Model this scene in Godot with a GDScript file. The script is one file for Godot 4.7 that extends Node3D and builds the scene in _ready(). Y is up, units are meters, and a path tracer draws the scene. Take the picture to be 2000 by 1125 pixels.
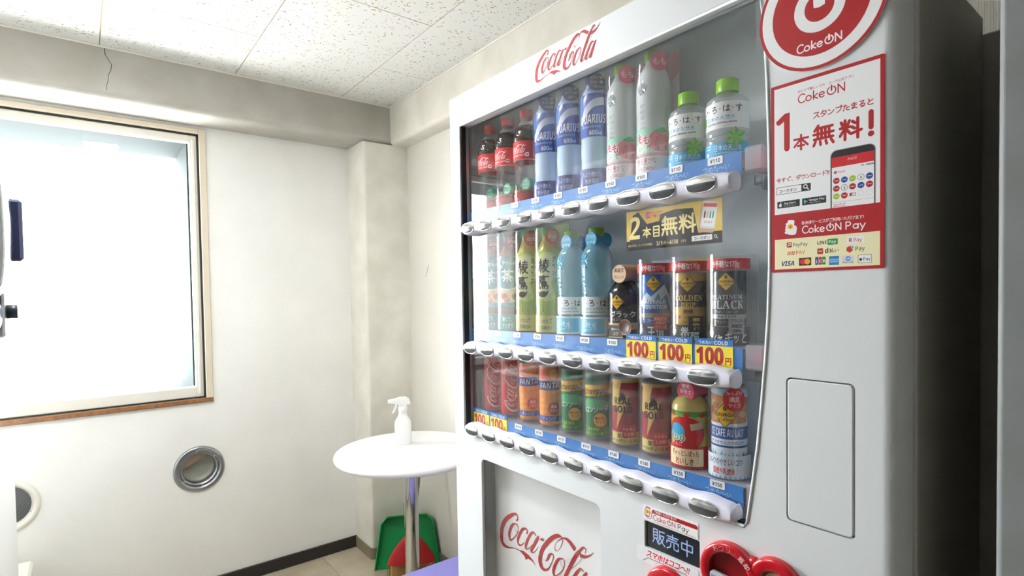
extends Node3D
# A drinks vending machine in a small coin laundry. Metres, y up. The machine's front lies in the plane x = 0.761 and looks towards -x;
# the window wall is z = -2.8, the right wall x = 1.357, the camera stands at (0, 1.33, 0).

const F_PX := 1071.57          # focal length in pixels of the 2000 x 1125 frame
const FRONT := 0.761           # front plane of the machine
const GLASS := 0.777           # its display pane
const AXIS := 0.822            # axis of the drinks on show
const PITCH := 0.0717
const ROW_Y := [1.493, 1.196, 0.991]
const SHELF_Y := [1.539, 1.243, 1.031]

var M := {}
var taken := {}

func _ready():
	var cam := Camera3D.new()
	cam.name = "camera"
	cam.projection = Camera3D.PROJECTION_FRUSTUM
	cam.near = 0.05
	cam.far = 200.0
	cam.size = 2.0 * 0.05 * 562.5 / F_PX
	cam.frustum_offset = Vector2(0, 0.05 * 39.55 / F_PX)
	cam.position = Vector3(0, 1.33, 0)
	cam.rotation_order = EULER_ORDER_YXZ
	cam.rotation = Vector3(-0.02664, -0.66435, -0.01633)
	add_child(cam)
	cam.current = true

	var env := Environment.new()
	env.background_mode = Environment.BG_SKY
	var sky := Sky.new()
	var sm := ProceduralSkyMaterial.new()
	sm.sky_top_color = Color(0.945, 0.975, 1.0)
	sm.sky_horizon_color = Color(0.97, 0.985, 1.0)
	sm.ground_horizon_color = Color(0.985, 0.99, 1.0)
	sm.ground_bottom_color = Color(0.985, 0.99, 1.0)
	sm.sky_energy_multiplier = 1.0
	sm.ground_energy_multiplier = 0.825   # pale paving outside
	sm.energy_multiplier = SKY_ENERGY
	sky.sky_material = sm
	env.sky = sky
	env.tonemap_mode = Environment.TONE_MAPPER_LINEAR
	env.tonemap_exposure = 0.94
	env.sdfgi_enabled = true
	env.ssao_enabled = true
	env.ssil_enabled = true
	var we := WorldEnvironment.new()
	we.name = "world"
	we.environment = env
	add_child(we)

	# light of an unseen ceiling fitting, added to brighten back wall and column (its body is built in added_ceiling_lamp())
	var lamp := AreaLight3D.new()
	lamp.name = "added_ceiling_lamp_light"
	lamp.area_size = Vector2(0.16, 0.62)
	lamp.light_energy = LAMP_ENERGY
	lamp.light_color = Color(0.98, 0.99, 1.0)
	lamp.area_range = 12.0
	lamp.shadow_enabled = true
	lamp.transform = Transform3D(Basis(Vector3(1, 0, 0), -PI / 2), Vector3(0.11, 2.206, -1.53))   # looks straight down
	add_child(lamp)

	make_glyphs()
	make_materials()
	build_room()
	build_machine()
	build_drinks()
	build_furniture()
	added_ceiling_lamp()

const LAMP_ENERGY := 2.0
const SKY_ENERGY := 33.0

# ---------------------------------------------------------------- nodes
func numbered(called: String) -> String:
	var n: int = taken.get(called, 0)
	taken[called] = n + 1
	return called if n == 0 else "%s_%03d" % [called, n]

func thing(called: String, label: String, category: String, at := Vector3.ZERO, group := "") -> Node3D:
	var o := Node3D.new()
	o.name = numbered(called)
	add_child(o)
	o.position = at
	tag(o, label, category, group)
	return o

func tag(o: Node, label: String, category := "", group := ""):
	o.set_meta("label", label)
	if category:
		o.set_meta("category", category)
	if group:
		o.set_meta("group", group)

func copy(o: Node3D, at: Vector3, label: String) -> Node3D:
	var r: Node3D = o.duplicate()
	r.name = numbered(String(o.name))
	add_child(r)
	r.position = at
	r.set_meta("label", label)
	return r

func put(s: SurfaceTool, called: String, m: Material, parent: Node3D = null, off := Vector3.ZERO) -> MeshInstance3D:
	s.generate_normals()
	return put_mesh(s.commit(), called, m, parent, off)

func put_mesh(mesh: Mesh, called: String, m: Material, parent: Node3D = null, off := Vector3.ZERO) -> MeshInstance3D:
	var o := MeshInstance3D.new()
	o.mesh = mesh
	o.material_override = m
	o.position = off
	if parent == null:
		o.name = numbered(called)
		add_child(o)
	else:
		o.name = called
		parent.add_child(o, true)
	return o

func structure(o: Node) -> Node:
	o.set_meta("kind", "structure")
	return o

# ---------------------------------------------------------------- materials
func mat(c: Color, rough := 0.5, metal := 0.0) -> StandardMaterial3D:
	var m := StandardMaterial3D.new()
	m.albedo_color = c
	m.roughness = rough
	m.metallic = metal
	return m

func pane_mat(c: Color, alpha: float, rough := 0.03) -> StandardMaterial3D:
	var m := mat(Color(c.r, c.g, c.b, alpha), rough)
	m.transparency = BaseMaterial3D.TRANSPARENCY_ALPHA
	return m

func print_mat(cv: Cv, rough := 0.35) -> StandardMaterial3D:
	var m := mat(Color.WHITE, rough)
	m.albedo_texture = ImageTexture.create_from_image(cv.im)
	m.texture_repeat = false
	return m

func noise_tex(freq: float, lo: Color, hi: Color, sd: int, size := 512, stops := []) -> NoiseTexture2D:
	var n := FastNoiseLite.new()
	n.seed = sd
	n.frequency = freq
	n.fractal_octaves = 5
	var t := NoiseTexture2D.new()
	t.width = size
	t.height = size
	t.seamless = true
	t.noise = n
	var g := Gradient.new()
	g.set_color(0, lo)
	g.set_color(1, hi)
	if stops:
		g.set_offset(0, stops[0])
		g.set_offset(1, stops[1])
	t.color_ramp = g
	return t

func tri(m: StandardMaterial3D, per_metre: float) -> StandardMaterial3D:
	m.uv1_triplanar = true
	m.uv1_world_triplanar = true
	m.uv1_scale = Vector3.ONE * per_metre
	return m

func make_materials():
	# painted plaster: faint mottling and scuffs
	M.wall = tri(mat(Color(0.965, 0.96, 0.94), 0.75), 0.7)
	M.wall.albedo_texture = noise_tex(0.006, Color(0.965, 0.965, 0.965), Color(1, 1, 1), 3)
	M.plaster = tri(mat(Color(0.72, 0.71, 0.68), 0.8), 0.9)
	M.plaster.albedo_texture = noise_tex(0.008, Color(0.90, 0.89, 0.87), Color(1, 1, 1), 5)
	M.wall_cream = tri(mat(Color(0.875, 0.86, 0.82), 0.75), 0.7)
	M.wall_cream.albedo_texture = M.wall.albedo_texture
	M.column = tri(mat(Color(0.93, 0.92, 0.885), 0.8), 0.9)  # lighter copy of the plaster: light on the column put into its colour
	M.column.albedo_texture = M.plaster.albedo_texture
	M.ceiling_back = mat(Color(0.74, 0.66, 0.52), 0.8)
	M.ceiling = tri(mat(Color(1, 1, 1), 0.85), 1.3)
	M.ceiling.albedo_texture = ImageTexture.create_from_image(fissured())
	M.floor_base = mat(Color(0.46, 0.42, 0.36), 0.8)
	M.floor = []
	for k in 3:
		var f := tri(mat([Color(0.735, 0.69, 0.60), Color(0.75, 0.705, 0.62), Color(0.72, 0.675, 0.59)][k], 0.4), 1.1)
		f.albedo_texture = noise_tex(0.01, Color(0.90, 0.89, 0.87), Color(1, 1, 1), 20 + k)
		M.floor.append(f)
	M.black_vinyl = mat(Color(0.17, 0.15, 0.145), 0.45)
	M.brown_vinyl = mat(Color(0.50, 0.45, 0.37), 0.5)
	M.crack = mat(Color(0.36, 0.34, 0.30), 0.9)
	M.alu = mat(Color(0.90, 0.885, 0.84), 0.4)
	M.casing = mat(Color(0.84, 0.79, 0.71), 0.6)
	M.gasket = mat(Color(0.12, 0.12, 0.11), 0.7)
	M.wood = tri(mat(Color(0.56, 0.40, 0.25), 0.5), 3.0)
	M.wood.albedo_texture = noise_tex(0.02, Color(0.75, 0.68, 0.6), Color(1, 1, 1), 9)
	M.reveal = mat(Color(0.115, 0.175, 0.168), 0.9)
	M.pane = pane_mat(Color.WHITE, 0.001, 0.0)
	M.pane.metallic_specular = 0.18
	M.outside = mat(Color(0.80, 0.80, 0.78), 0.9)
	# machine
	M.white = mat(Color(0.885, 0.895, 0.895), 0.5)
	M.body = mat(Color(0.70, 0.685, 0.62), 0.5)
	M.trim = mat(Color(0.80, 0.80, 0.76), 0.4)
	M.seal = mat(Color(0.10, 0.11, 0.12), 0.5)
	M.inner = mat(Color(0.92, 0.955, 0.965), 0.5)
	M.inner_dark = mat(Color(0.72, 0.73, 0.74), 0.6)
	M.lamp_cover = mat(Color(0.90, 0.86, 0.74), 0.35)
	M.rail = mat(Color(0.90, 0.895, 0.945), 0.22)
	M.rail.clearcoat_enabled = true
	M.rail.clearcoat = 0.4
	M.rail.clearcoat_roughness = 0.08
	M.chrome = mat(Color(0.86, 0.87, 0.88), 0.12, 1.0)
	M.button_dark_reflection = mat(Color(0.36, 0.37, 0.38), 0.14, 0.35)  # lower half: reflection of the darker room put into the colour
	M.button_pale_reflection = mat(Color(0.80, 0.80, 0.79), 0.14, 0.75)  # upper half: reflection of the bright ceiling put into the colour
	M.glass = pane_mat(Color.WHITE, 0.002, 0.0)
	M.glass.metallic_specular = 0.41
	M.acrylic = pane_mat(Color(0.92, 0.95, 0.98), 0.02, 0.03)
	M.acrylic_frost = pane_mat(Color(0.90, 0.88, 0.92), 0.35, 0.2)
	M.strip_blue = mat(Color(0.18, 0.45, 0.72), 0.4)
	M.red = mat(Color(0.78, 0.05, 0.12), 0.2)
	M.red.clearcoat_enabled = true
	M.red.clearcoat = 0.5
	M.red.clearcoat_roughness = 0.06
	M.logo_red = mat(Color(0.72, 0.08, 0.09), 0.6)
	M.logo_red_light = mat(Color(0.68, 0.12, 0.13), 0.6)
	M.steel = mat(Color(0.62, 0.63, 0.64), 0.3, 1.0)
	M.brushed = mat(Color(0.72, 0.72, 0.71), 0.28, 1.0)
	M.pole = mat(Color(0.82, 0.82, 0.82), 0.09, 1.0)
	M.beam_right = tri(mat(Color(0.88, 0.865, 0.825), 0.8), 0.9)  # lighter copy of the plaster: window light on this beam put into its colour
	M.beam_right.albedo_texture = M.plaster.albedo_texture
	M.tube_glow = mat(Color(0.95, 0.96, 0.97), 0.5)
	M.tube_glow.emission_enabled = true
	M.tube_glow.emission = Color(0.98, 0.99, 1.0)
	M.tube_glow.emission_energy_multiplier = 1.5
	M.grey_plastic = mat(Color(0.58, 0.60, 0.63), 0.4)
	M.grey_cabinet = tri(mat(Color(0.56, 0.57, 0.57), 0.5), 2.0)
	M.grey_cabinet.albedo_texture = noise_tex(0.01, Color(0.93, 0.93, 0.92), Color(1, 1, 1), 31)
	M.black = mat(Color(0.05, 0.05, 0.055), 0.35)
	M.white_plastic = mat(Color(0.955, 0.955, 0.95), 0.35)
	M.white_top = mat(Color(0.96, 0.955, 0.95), 0.18)
	M.purple = mat(Color(0.47, 0.45, 0.69), 0.45)
	M.green_plastic = mat(Color(0.02, 0.58, 0.30), 0.4)
	M.broom_red = tri(mat(Color(0.80, 0.16, 0.17), 0.8), 14.0)
	M.broom_red.albedo_texture = noise_tex(0.03, Color(0.72, 0.66, 0.66), Color(1, 1, 1), 41)
	M.bristle = mat(Color(0.66, 0.52, 0.32), 0.9)
	M.stick = mat(Color(0.42, 0.44, 0.36), 0.6)
	M.blue_white = mat(Color(0.87, 0.90, 0.93), 0.3)
	M.door_ring = mat(Color(0.45, 0.50, 0.62), 0.3, 0.4)
	M.dark_glass = mat(Color(0.10, 0.12, 0.17), 0.08)

# mineral-fibre board: short brown fissures on white
func fissured() -> Image:
	var rng := RandomNumberGenerator.new()
	rng.seed = 77
	var cv := Cv.new(1024, 1024, Color(0.875, 0.875, 0.862))
	for n in 1250:
		var x := rng.randf() * 1024.0
		var y := rng.randf() * 1024.0
		var big := rng.randf()
		var l := 3.0 + 9.0 * big * big
		var a := rng.randf_range(-0.7, 0.7) + (PI / 2 if rng.randf() < 0.2 else 0.0)
		var c := Color(0.50, 0.41, 0.26).lerp(Color(0.76, 0.70, 0.56), rng.randf())
		var d := Vector2(cos(a), sin(a))
		var p := Vector2(x, y)
		var bend := Vector2(-d.y, d.x) * rng.randf_range(-2.5, 2.5)
		for w in [Vector2.ZERO, Vector2(1024, 0), Vector2(0, 1024), Vector2(-1024, 0), Vector2(0, -1024)]:
			var q: Vector2 = p + w
			if q.x > -20 and q.y > -20 and q.x < 1044 and q.y < 1044:
				cv.line([q - d * l * 0.5, q + bend, q + d * l * 0.5], rng.randf_range(1.8, 3.4) + big * 1.6, c)
	return cv.im

# ---------------------------------------------------------------- shapes
func st(smooth := false) -> SurfaceTool:
	var s := SurfaceTool.new()
	s.begin(Mesh.PRIMITIVE_TRIANGLES)
	s.set_smooth_group(0 if smooth else -1)
	return s

func tri3(s: SurfaceTool, a: Vector3, b: Vector3, c: Vector3):
	s.add_vertex(a)
	s.add_vertex(b)
	s.add_vertex(c)

func quad(s: SurfaceTool, a: Vector3, b: Vector3, c: Vector3, d: Vector3, uv := []):
	var p := [a, b, c, d]
	for k in [0, 1, 2, 0, 2, 3]:
		if uv:
			s.set_uv(uv[k])
		s.add_vertex(p[k])

# a box from corner to corner with chamfered edges
func box(s: SurfaceTool, lo: Vector3, hi: Vector3, bev := 0.0, xf := Transform3D()):
	var c := (lo + hi) / 2.0
	var h := (hi - lo) / 2.0
	if bev <= 0.0:
		for ax in 3:
			for sg in [-1.0, 1.0]:
				var u := (ax + 1) % 3
				var v := (ax + 2) % 3
				var q := []
				for k in [[-1, -1], [1, -1], [1, 1], [-1, 1]]:
					var p := Vector3()
					p[ax] = sg * h[ax]
					p[u] = k[0] * h[u] * -sg
					p[v] = k[1] * h[v]
					q.append(xf * (c + p))
				quad(s, q[0], q[1], q[2], q[3])
		return
	var corner := func(sx, sy, sz, ax) -> Vector3:
		var p := Vector3(sx * h.x, sy * h.y, sz * h.z)
		for k in 3:
			if k != ax:
				p[k] -= signf(p[k]) * bev
		return xf * (c + p)
	for ax in 3:
		for sg in [-1.0, 1.0]:
			var q := []
			for k in [[-1, -1], [1, -1], [1, 1], [-1, 1]]:
				var sn := [0.0, 0.0, 0.0]
				sn[ax] = sg
				sn[(ax + 1) % 3] = k[0] * -sg
				sn[(ax + 2) % 3] = k[1]
				q.append(corner.call(sn[0], sn[1], sn[2], ax))
			quad(s, q[0], q[1], q[2], q[3])
	for ax in 3:   # edges running along ax
		var u := (ax + 1) % 3
		var v := (ax + 2) % 3
		for k in [[-1.0, -1.0], [1.0, -1.0], [1.0, 1.0], [-1.0, 1.0]]:
			var a := [0.0, 0.0, 0.0]
			a[u] = k[0]
			a[v] = k[1]
			var b := a.duplicate()
			a[ax] = -1.0
			b[ax] = 1.0
			var q := [corner.call(a[0], a[1], a[2], u), corner.call(b[0], b[1], b[2], u), corner.call(b[0], b[1], b[2], v), corner.call(a[0], a[1], a[2], v)]
			if k[0] * k[1] > 0:
				q.reverse()
			quad(s, q[0], q[1], q[2], q[3])
	for sx in [-1.0, 1.0]:
		for sy in [-1.0, 1.0]:
			for sz in [-1.0, 1.0]:
				var q := [corner.call(sx, sy, sz, 0), corner.call(sx, sy, sz, 1), corner.call(sx, sy, sz, 2)]
				if sx * sy * sz > 0:
					q.reverse()
				tri3(s, q[0], q[1], q[2])

func boxed(called: String, lo: Vector3, hi: Vector3, m: Material, parent: Node3D = null, bev := 0.0, off := Vector3.ZERO) -> MeshInstance3D:
	var s := st()
	box(s, lo, hi, bev)
	return put(s, called, m, parent, off)

# profile: Array of Vector2(radius, y) from the bottom up, round the y axis; angle 0 looks to -x, positive angles to +z; u = 0.5 there
func lathe(s: SurfaceTool, prof: Array, segs := 32, a0 := -PI, a1 := PI, squash := Vector2.ONE, uva := TAU):
	var n := prof.size()
	var y0: float = prof[0].y
	var y1: float = prof[n - 1].y
	for i in n - 1:
		for k in segs:
			var q := []
			var uv := []
			for e in [[i, k], [i + 1, k], [i + 1, k + 1], [i, k + 1]]:
				var a: float = lerpf(a0, a1, float(e[1]) / segs)
				var p: Vector2 = prof[e[0]]
				q.append(Vector3(-cos(a) * p.x * squash.x, p.y, sin(a) * p.x * squash.y))
				uv.append(Vector2(0.5 + a / uva, 1.0 - (p.y - y0) / maxf(y1 - y0, 1e-6)))
			quad(s, q[0], q[1], q[2], q[3], uv)

func lathed(called: String, prof: Array, m: Material, parent: Node3D, segs := 32, a0 := -PI, a1 := PI, smooth := true, off := Vector3.ZERO, uva := TAU) -> MeshInstance3D:
	var s := st(smooth)
	lathe(s, prof, segs, a0, a1, Vector2.ONE, uva)
	return put(s, called, m, parent, off)

func smooth_profile(pts: Array, sub := 4) -> Array:
	var out := []
	var n := pts.size()
	for i in n - 1:
		var p0: Vector2 = pts[maxi(i - 1, 0)]
		var p1: Vector2 = pts[i]
		var p2: Vector2 = pts[i + 1]
		var p3: Vector2 = pts[mini(i + 2, n - 1)]
		for k in sub:
			out.append(p1.cubic_interpolate(p2, p0, p3, float(k) / sub))
	out.append(pts[n - 1])
	return out

func tube(s: SurfaceTool, pts: Array, r: float, segs := 10, r_end := -1.0):
	var n := pts.size()
	var rings := []
	for i in n:
		var d: Vector3 = (pts[mini(i + 1, n - 1)] - pts[maxi(i - 1, 0)]).normalized()
		var u := d.cross(Vector3(0.31, 0.77, 0.55)).normalized()
		var v := d.cross(u)
		var ring := []
		var rr := r if r_end < 0 else lerpf(r, r_end, float(i) / (n - 1))
		for k in segs:
			var a := TAU * k / segs
			ring.append(pts[i] + (u * cos(a) + v * sin(a)) * rr)
		rings.append(ring)
	for i in n - 1:
		for k in segs:
			var k2 := (k + 1) % segs
			quad(s, rings[i][k], rings[i][k2], rings[i + 1][k2], rings[i + 1][k])
	for e in [0, n - 1]:
		for k in segs:
			var k2 := (k + 1) % segs
			if e == 0:
				tri3(s, pts[0], rings[0][k2], rings[0][k])
			else:
				tri3(s, pts[e], rings[e][k], rings[e][k2])

# polygon (x right, y up) pushed out along -z by depth, front edge rounded by bev; xf places it
func extrude(s: SurfaceTool, poly: PackedVector2Array, depth: float, xf: Transform3D, bev := 0.0, uv_box := Rect2()):
	var p := poly
	if not Geometry2D.is_polygon_clockwise(p):
		p = p.duplicate()
		p.reverse()
	var n := p.size()
	var inset := PackedVector2Array()
	for i in n:
		var a := p[(i + n - 1) % n]
		var b := p[i]
		var c := p[(i + 1) % n]
		var n1 := (b - a).normalized().orthogonal()
		var n2 := (c - b).normalized().orthogonal()
		var m := (n1 + n2).normalized()
		inset.append(b - m * bev / maxf(0.5, m.dot(n1)) * 1.0)
	if bev > 0.0:
		var area := 0.0
		for i in n:
			area += p[i].cross(p[(i + 1) % n])
		var area2 := 0.0
		for i in n:
			area2 += inset[i].cross(inset[(i + 1) % n])
		if absf(area2) > absf(area):
			for i in n:
				inset[i] = p[i] * 2.0 - inset[i]
	var lay := [[p, 0.0], [p, depth - bev]]
	if bev > 0.0:
		var mid := PackedVector2Array()
		for i in n:
			mid.append(p[i].lerp(inset[i], 0.3))
		lay.append([mid, depth - bev * 0.3])
		lay.append([inset, depth])
	for l in lay.size() - 1:
		for i in n:
			var j := (i + 1) % n
			var a: PackedVector2Array = lay[l][0]
			var b: PackedVector2Array = lay[l + 1][0]
			var za: float = -lay[l][1]
			var zb: float = -lay[l + 1][1]
			if uv_box.size.x > 0:
				s.set_uv(Vector2.ZERO)
			quad(s, xf * Vector3(a[i].x, a[i].y, za), xf * Vector3(a[j].x, a[j].y, za), xf * Vector3(b[j].x, b[j].y, zb), xf * Vector3(b[i].x, b[i].y, zb))
	var top: PackedVector2Array = lay[-1][0]
	var idx := Geometry2D.triangulate_polygon(top)
	for e in [[-lay[-1][1], false], [0.0, true]]:
		var pp: PackedVector2Array = top if not e[1] else p
		for k in range(0, idx.size(), 3):
			for o in ([0, 1, 2] if not e[1] else [0, 2, 1]):
				var v := pp[idx[k + o]]
				if uv_box.size.x > 0:
					s.set_uv(Vector2((v.x - uv_box.position.x) / uv_box.size.x, 1.0 - (v.y - uv_box.position.y) / uv_box.size.y))
				s.add_vertex(xf * Vector3(v.x, v.y, e[0]))

func round_rect(x0: float, y0: float, x1: float, y1: float, r: float, seg := 6) -> PackedVector2Array:
	var p := PackedVector2Array()
	for c in [[x1 - r, y1 - r, 0.0], [x0 + r, y1 - r, PI / 2], [x0 + r, y0 + r, PI], [x1 - r, y0 + r, PI * 1.5]]:
		for k in seg + 1:
			var a: float = c[2] + PI / 2 * k / seg
			p.append(Vector2(c[0] + cos(a) * r, c[1] + sin(a) * r))
	return p

func disc(r: float, n := 40, c := Vector2.ZERO) -> PackedVector2Array:
	var p := PackedVector2Array()
	for k in n:
		p.append(c + Vector2(cos(TAU * k / n), sin(TAU * k / n)) * r)
	return p

# places 2D shapes on a plane that looks to -x: x runs to +z, y up, depth towards -x
func facing(x: float, y: float, z: float) -> Transform3D:
	return Transform3D(Basis(Vector3(0, 0, 1), Vector3(0, 1, 0), Vector3(1, 0, 0)), Vector3(x, y, z))

# a flat printed plate looking to -x, from (z0, y0) to (z1, y1)
func plate(called: String, x: float, z0: float, y0: float, z1: float, y1: float, m: Material, parent: Node3D, off := Vector3.ZERO, thick := 0.0006, r := 0.0) -> MeshInstance3D:
	var s := st()
	var poly := round_rect(z0, y0, z1, y1, r, 5) if r > 0.0 else PackedVector2Array([Vector2(z0, y0), Vector2(z1, y0), Vector2(z1, y1), Vector2(z0, y1)])
	extrude(s, poly, thick, facing(x, 0, 0), 0.0, Rect2(z0, y0, z1 - z0, y1 - y0))
	return put(s, called, m, parent, off)

func torus_profile(R: float, r: float, n := 12) -> Array:
	var p := []
	for k in n + 1:
		p.append(Vector2(R + cos(TAU * k / n) * r, sin(TAU * k / n) * r))
	return p

# ---------------------------------------------------------------- flat print: a canvas with filled outlines, strokes and lettering
class Cv:
	static var strokes := {}
	static var fonts := {}
	static var outlines := {}
	var im: Image
	var t := Transform2D()

	func _init(w: int, h: int, bg: Color):
		im = Image.create(w, h, false, Image.FORMAT_RGBA8)
		im.fill(bg)

	# fills closed outlines by the non-zero rule, edges smoothed
	func fill(cs: Array, col: Color):
		const SS := 3
		var W := im.get_width()
		var H := im.get_height()
		var rows := {}
		var r0 := 1 << 30
		var r1 := -1
		for c: PackedVector2Array in cs:
			var n := c.size()
			for i in n:
				var a: Vector2 = t * c[i]
				var b: Vector2 = t * c[(i + 1) % n]
				var dir := 1.0
				if a.y > b.y:
					var sw := a
					a = b
					b = sw
					dir = -1.0
				var s0 := maxi(0, ceili(a.y * SS - 0.5))
				var s1 := mini(H * SS, ceili(b.y * SS - 0.5))
				if s1 <= s0:
					continue
				r0 = mini(r0, s0)
				r1 = maxi(r1, s1)
				var k := (b.x - a.x) / (b.y - a.y)
				for sy in range(s0, s1):
					var x := a.x + ((sy + 0.5) / SS - a.y) * k
					if not rows.has(sy):
						rows[sy] = []
					rows[sy].append(Vector2(x, dir))
		if r1 < 0:
			return
		var cov := PackedFloat32Array()
		cov.resize(W + 2)
		var diff := PackedFloat32Array()
		diff.resize(W + 2)
		var part := 1.0 / SS
		for y in range(r0 / SS, (r1 - 1) / SS + 1):
			var xa := W
			var xb := -1
			for q in SS:
				var xs: Array = rows.get(y * SS + q, [])
				if xs.is_empty():
					continue
				xs.sort()
				var wind := 0.0
				var from := 0.0
				for e: Vector2 in xs:
					var before := wind
					wind += e.y
					if before == 0.0:
						from = e.x
					elif wind == 0.0:
						var x0 := clampf(from, 0.0, W)
						var x1 := clampf(e.x, 0.0, W)
						if x1 <= x0:
							continue
						var i0 := int(x0)
						var i1 := int(x1)
						xa = mini(xa, i0)
						xb = maxi(xb, i1)
						if i0 == i1:
							cov[i0] += (x1 - x0) * part
						else:
							cov[i0] += (i0 + 1 - x0) * part
							cov[i1] += (x1 - i1) * part
							if i1 - i0 > 1:
								diff[i0 + 1] += part
								diff[i1] -= part
			if xb < 0:
				continue
			xb = mini(xb, W - 1)
			var run := 0.0
			var solid := -1
			for x in range(xa, xb + 1):
				run += diff[x]
				var v := cov[x] + run
				cov[x] = 0.0
				diff[x] = 0.0
				if v > 0.985:
					if solid < 0:
						solid = x
					continue
				if solid >= 0:
					span(solid, x, y, col)
					solid = -1
				if v > 0.01:
					im.set_pixel(x, y, im.get_pixel(x, y).lerp(Color(col.r, col.g, col.b), v * col.a))
			if solid >= 0:
				span(solid, xb + 1, y, col)
			for x in [xb + 1, xb + 2]:
				if x < W + 2:
					cov[x] = 0.0
					diff[x] = 0.0

	func span(x0: int, x1: int, y: int, col: Color):
		if col.a >= 0.999:
			im.fill_rect(Rect2i(x0, y, x1 - x0, 1), col)
		else:
			for x in range(x0, x1):
				im.set_pixel(x, y, im.get_pixel(x, y).lerp(Color(col.r, col.g, col.b), col.a))

	func rect(x: float, y: float, w: float, h: float, col: Color, r := 0.0):
		if r <= 0.0:
			fill([PackedVector2Array([Vector2(x, y), Vector2(x + w, y), Vector2(x + w, y + h), Vector2(x, y + h)])], col)
			return
		var p := PackedVector2Array()
		for c in [[x + w - r, y + h - r, 0.0], [x + r, y + h - r, PI / 2], [x + r, y + r, PI], [x + w - r, y + r, PI * 1.5]]:
			for k in 7:
				var a: float = c[2] + PI / 2 * k / 6
				p.append(Vector2(c[0] + cos(a) * r, c[1] + sin(a) * r))
		fill([p], col)

	func oval(x: float, y: float, rx: float, ry: float, col: Color, n := 48):
		var p := PackedVector2Array()
		for k in n:
			p.append(Vector2(x + cos(TAU * k / n) * rx, y + sin(TAU * k / n) * ry))
		fill([p], col)

	func ring(x: float, y: float, r: float, w: float, col: Color, a0 := 0.0, a1 := TAU):
		var p := []
		for k in 49:
			var a := lerpf(a0, a1, k / 48.0)
			p.append(Vector2(x + cos(a) * r, y + sin(a) * r))
		line(p, w, col)

	func poly(pts: Array, col: Color):
		fill([PackedVector2Array(pts)], col)

	static func thick(pts: Array, w: float) -> Array:
		var out := []
		var n := pts.size()
		for i in n:
			var p: Vector2 = pts[i]
			var d := PackedVector2Array()
			for k in 8:
				d.append(p + Vector2(cos(TAU * k / 8.0), sin(TAU * k / 8.0)) * w * 0.5)
			out.append(d)
			if i + 1 < n:
				var q: Vector2 = pts[i + 1]
				if p.is_equal_approx(q):
					continue
				var o := (q - p).normalized().orthogonal() * w * 0.5
				out.append(PackedVector2Array([p + o, q + o, q - o, p - o]))
				if signed(out[-1]) < 0.0:
					out[-1].reverse()
		return out

	static func signed(p: PackedVector2Array) -> float:
		var a := 0.0
		for i in p.size():
			a += p[i].cross(p[(i + 1) % p.size()])
		return a

	func line(pts: Array, w: float, col: Color):
		fill(thick(pts, w), col)

	static func curve(pts: Array, sub := 5) -> Array:
		var out := []
		var n := pts.size()
		for i in n - 1:
			for k in sub:
				out.append(pts[i].cubic_interpolate(pts[i + 1], pts[maxi(i - 1, 0)], pts[mini(i + 2, n - 1)], float(k) / sub))
		out.append(pts[n - 1])
		return out

	# ribbon of changing width through Vector3(x, y, width)
	static func brush(pts: Array, sub := 5) -> Array:
		var xy := pts.map(func(v): return Vector2(v.x, v.y))
		var ws := pts.map(func(v): return Vector2(v.z, 0))
		var p := curve(xy, sub)
		var w := curve(ws, sub)
		var out := []
		for i in p.size():
			var d := PackedVector2Array()
			var r := maxf(w[i].x, 0.6) * 0.5
			for k in 8:
				d.append(p[i] + Vector2(cos(TAU * k / 8.0), sin(TAU * k / 8.0)) * r)
			out.append(d)
			if i + 1 < p.size():
				var r2 := maxf(w[i + 1].x, 0.6) * 0.5
				var e: Vector2 = p[i + 1]
				var o: Vector2 = (e - p[i]).normalized().orthogonal()
				var qd := PackedVector2Array([p[i] + o * r, e + o * r2, e - o * r2, p[i] - o * r])
				if signed(qd) < 0.0:
					qd.reverse()
				out.append(qd)
		return out

	static func outline(font: String, ch: String) -> Dictionary:
		var key := font + ch
		if outlines.has(key):
			return outlines[key]
		if not fonts.has(font):
			var f := SystemFont.new()
			f.font_names = PackedStringArray([{"r": "Droid Sans", "b": "Droid Sans", "s": "Droid Serif", "S": "Droid Serif", "m": "Droid Sans Mono"}[font]])
			f.font_weight = 700 if font in ["b", "s"] else 400
			fonts[font] = f
		var ts := TextServerManager.get_primary_interface()
		var rid: RID = fonts[font].get_rids()[0]
		var gi := ts.font_get_glyph_index(rid, 200, ch.unicode_at(0), 0)
		var d := ts.font_get_glyph_contours(rid, 200, gi)
		var cs := []
		var from := 0
		if d.has("points"):
			for last in d.contours:
				var raw := []
				for i in range(from, last + 1):
					raw.append(d.points[i])
				from = last + 1
				var n := raw.size()
				var full := []
				for i in n:   # put the points in that TrueType leaves out between two control points
					var a: Vector3 = raw[i]
					var b: Vector3 = raw[(i + 1) % n]
					full.append(a)
					if a.z < 0.5 and b.z < 0.5:
						full.append(Vector3((a.x + b.x) / 2, (a.y + b.y) / 2, 1))
				n = full.size()
				var s0 := 0
				while s0 < n and full[s0].z < 0.5:
					s0 += 1
				var p := PackedVector2Array()
				var i2 := 0
				while i2 < n:
					var a: Vector3 = full[(s0 + i2) % n]
					var b: Vector3 = full[(s0 + i2 + 1) % n]
					p.append(Vector2(a.x, a.y) / 200.0)
					if b.z < 0.5:
						var c: Vector3 = full[(s0 + i2 + 2) % n]
						for k in [0.25, 0.5, 0.75]:
							var v := a.lerp(b, k).lerp(b.lerp(c, k), k)
							p.append(Vector2(v.x, v.y) / 200.0)
						i2 += 1
					i2 += 1
				cs.append(p)
		outlines[key] = {"cs": cs, "adv": ts.font_get_glyph_advance(rid, 200, gi).x / 200.0}
		return outlines[key]

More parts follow.
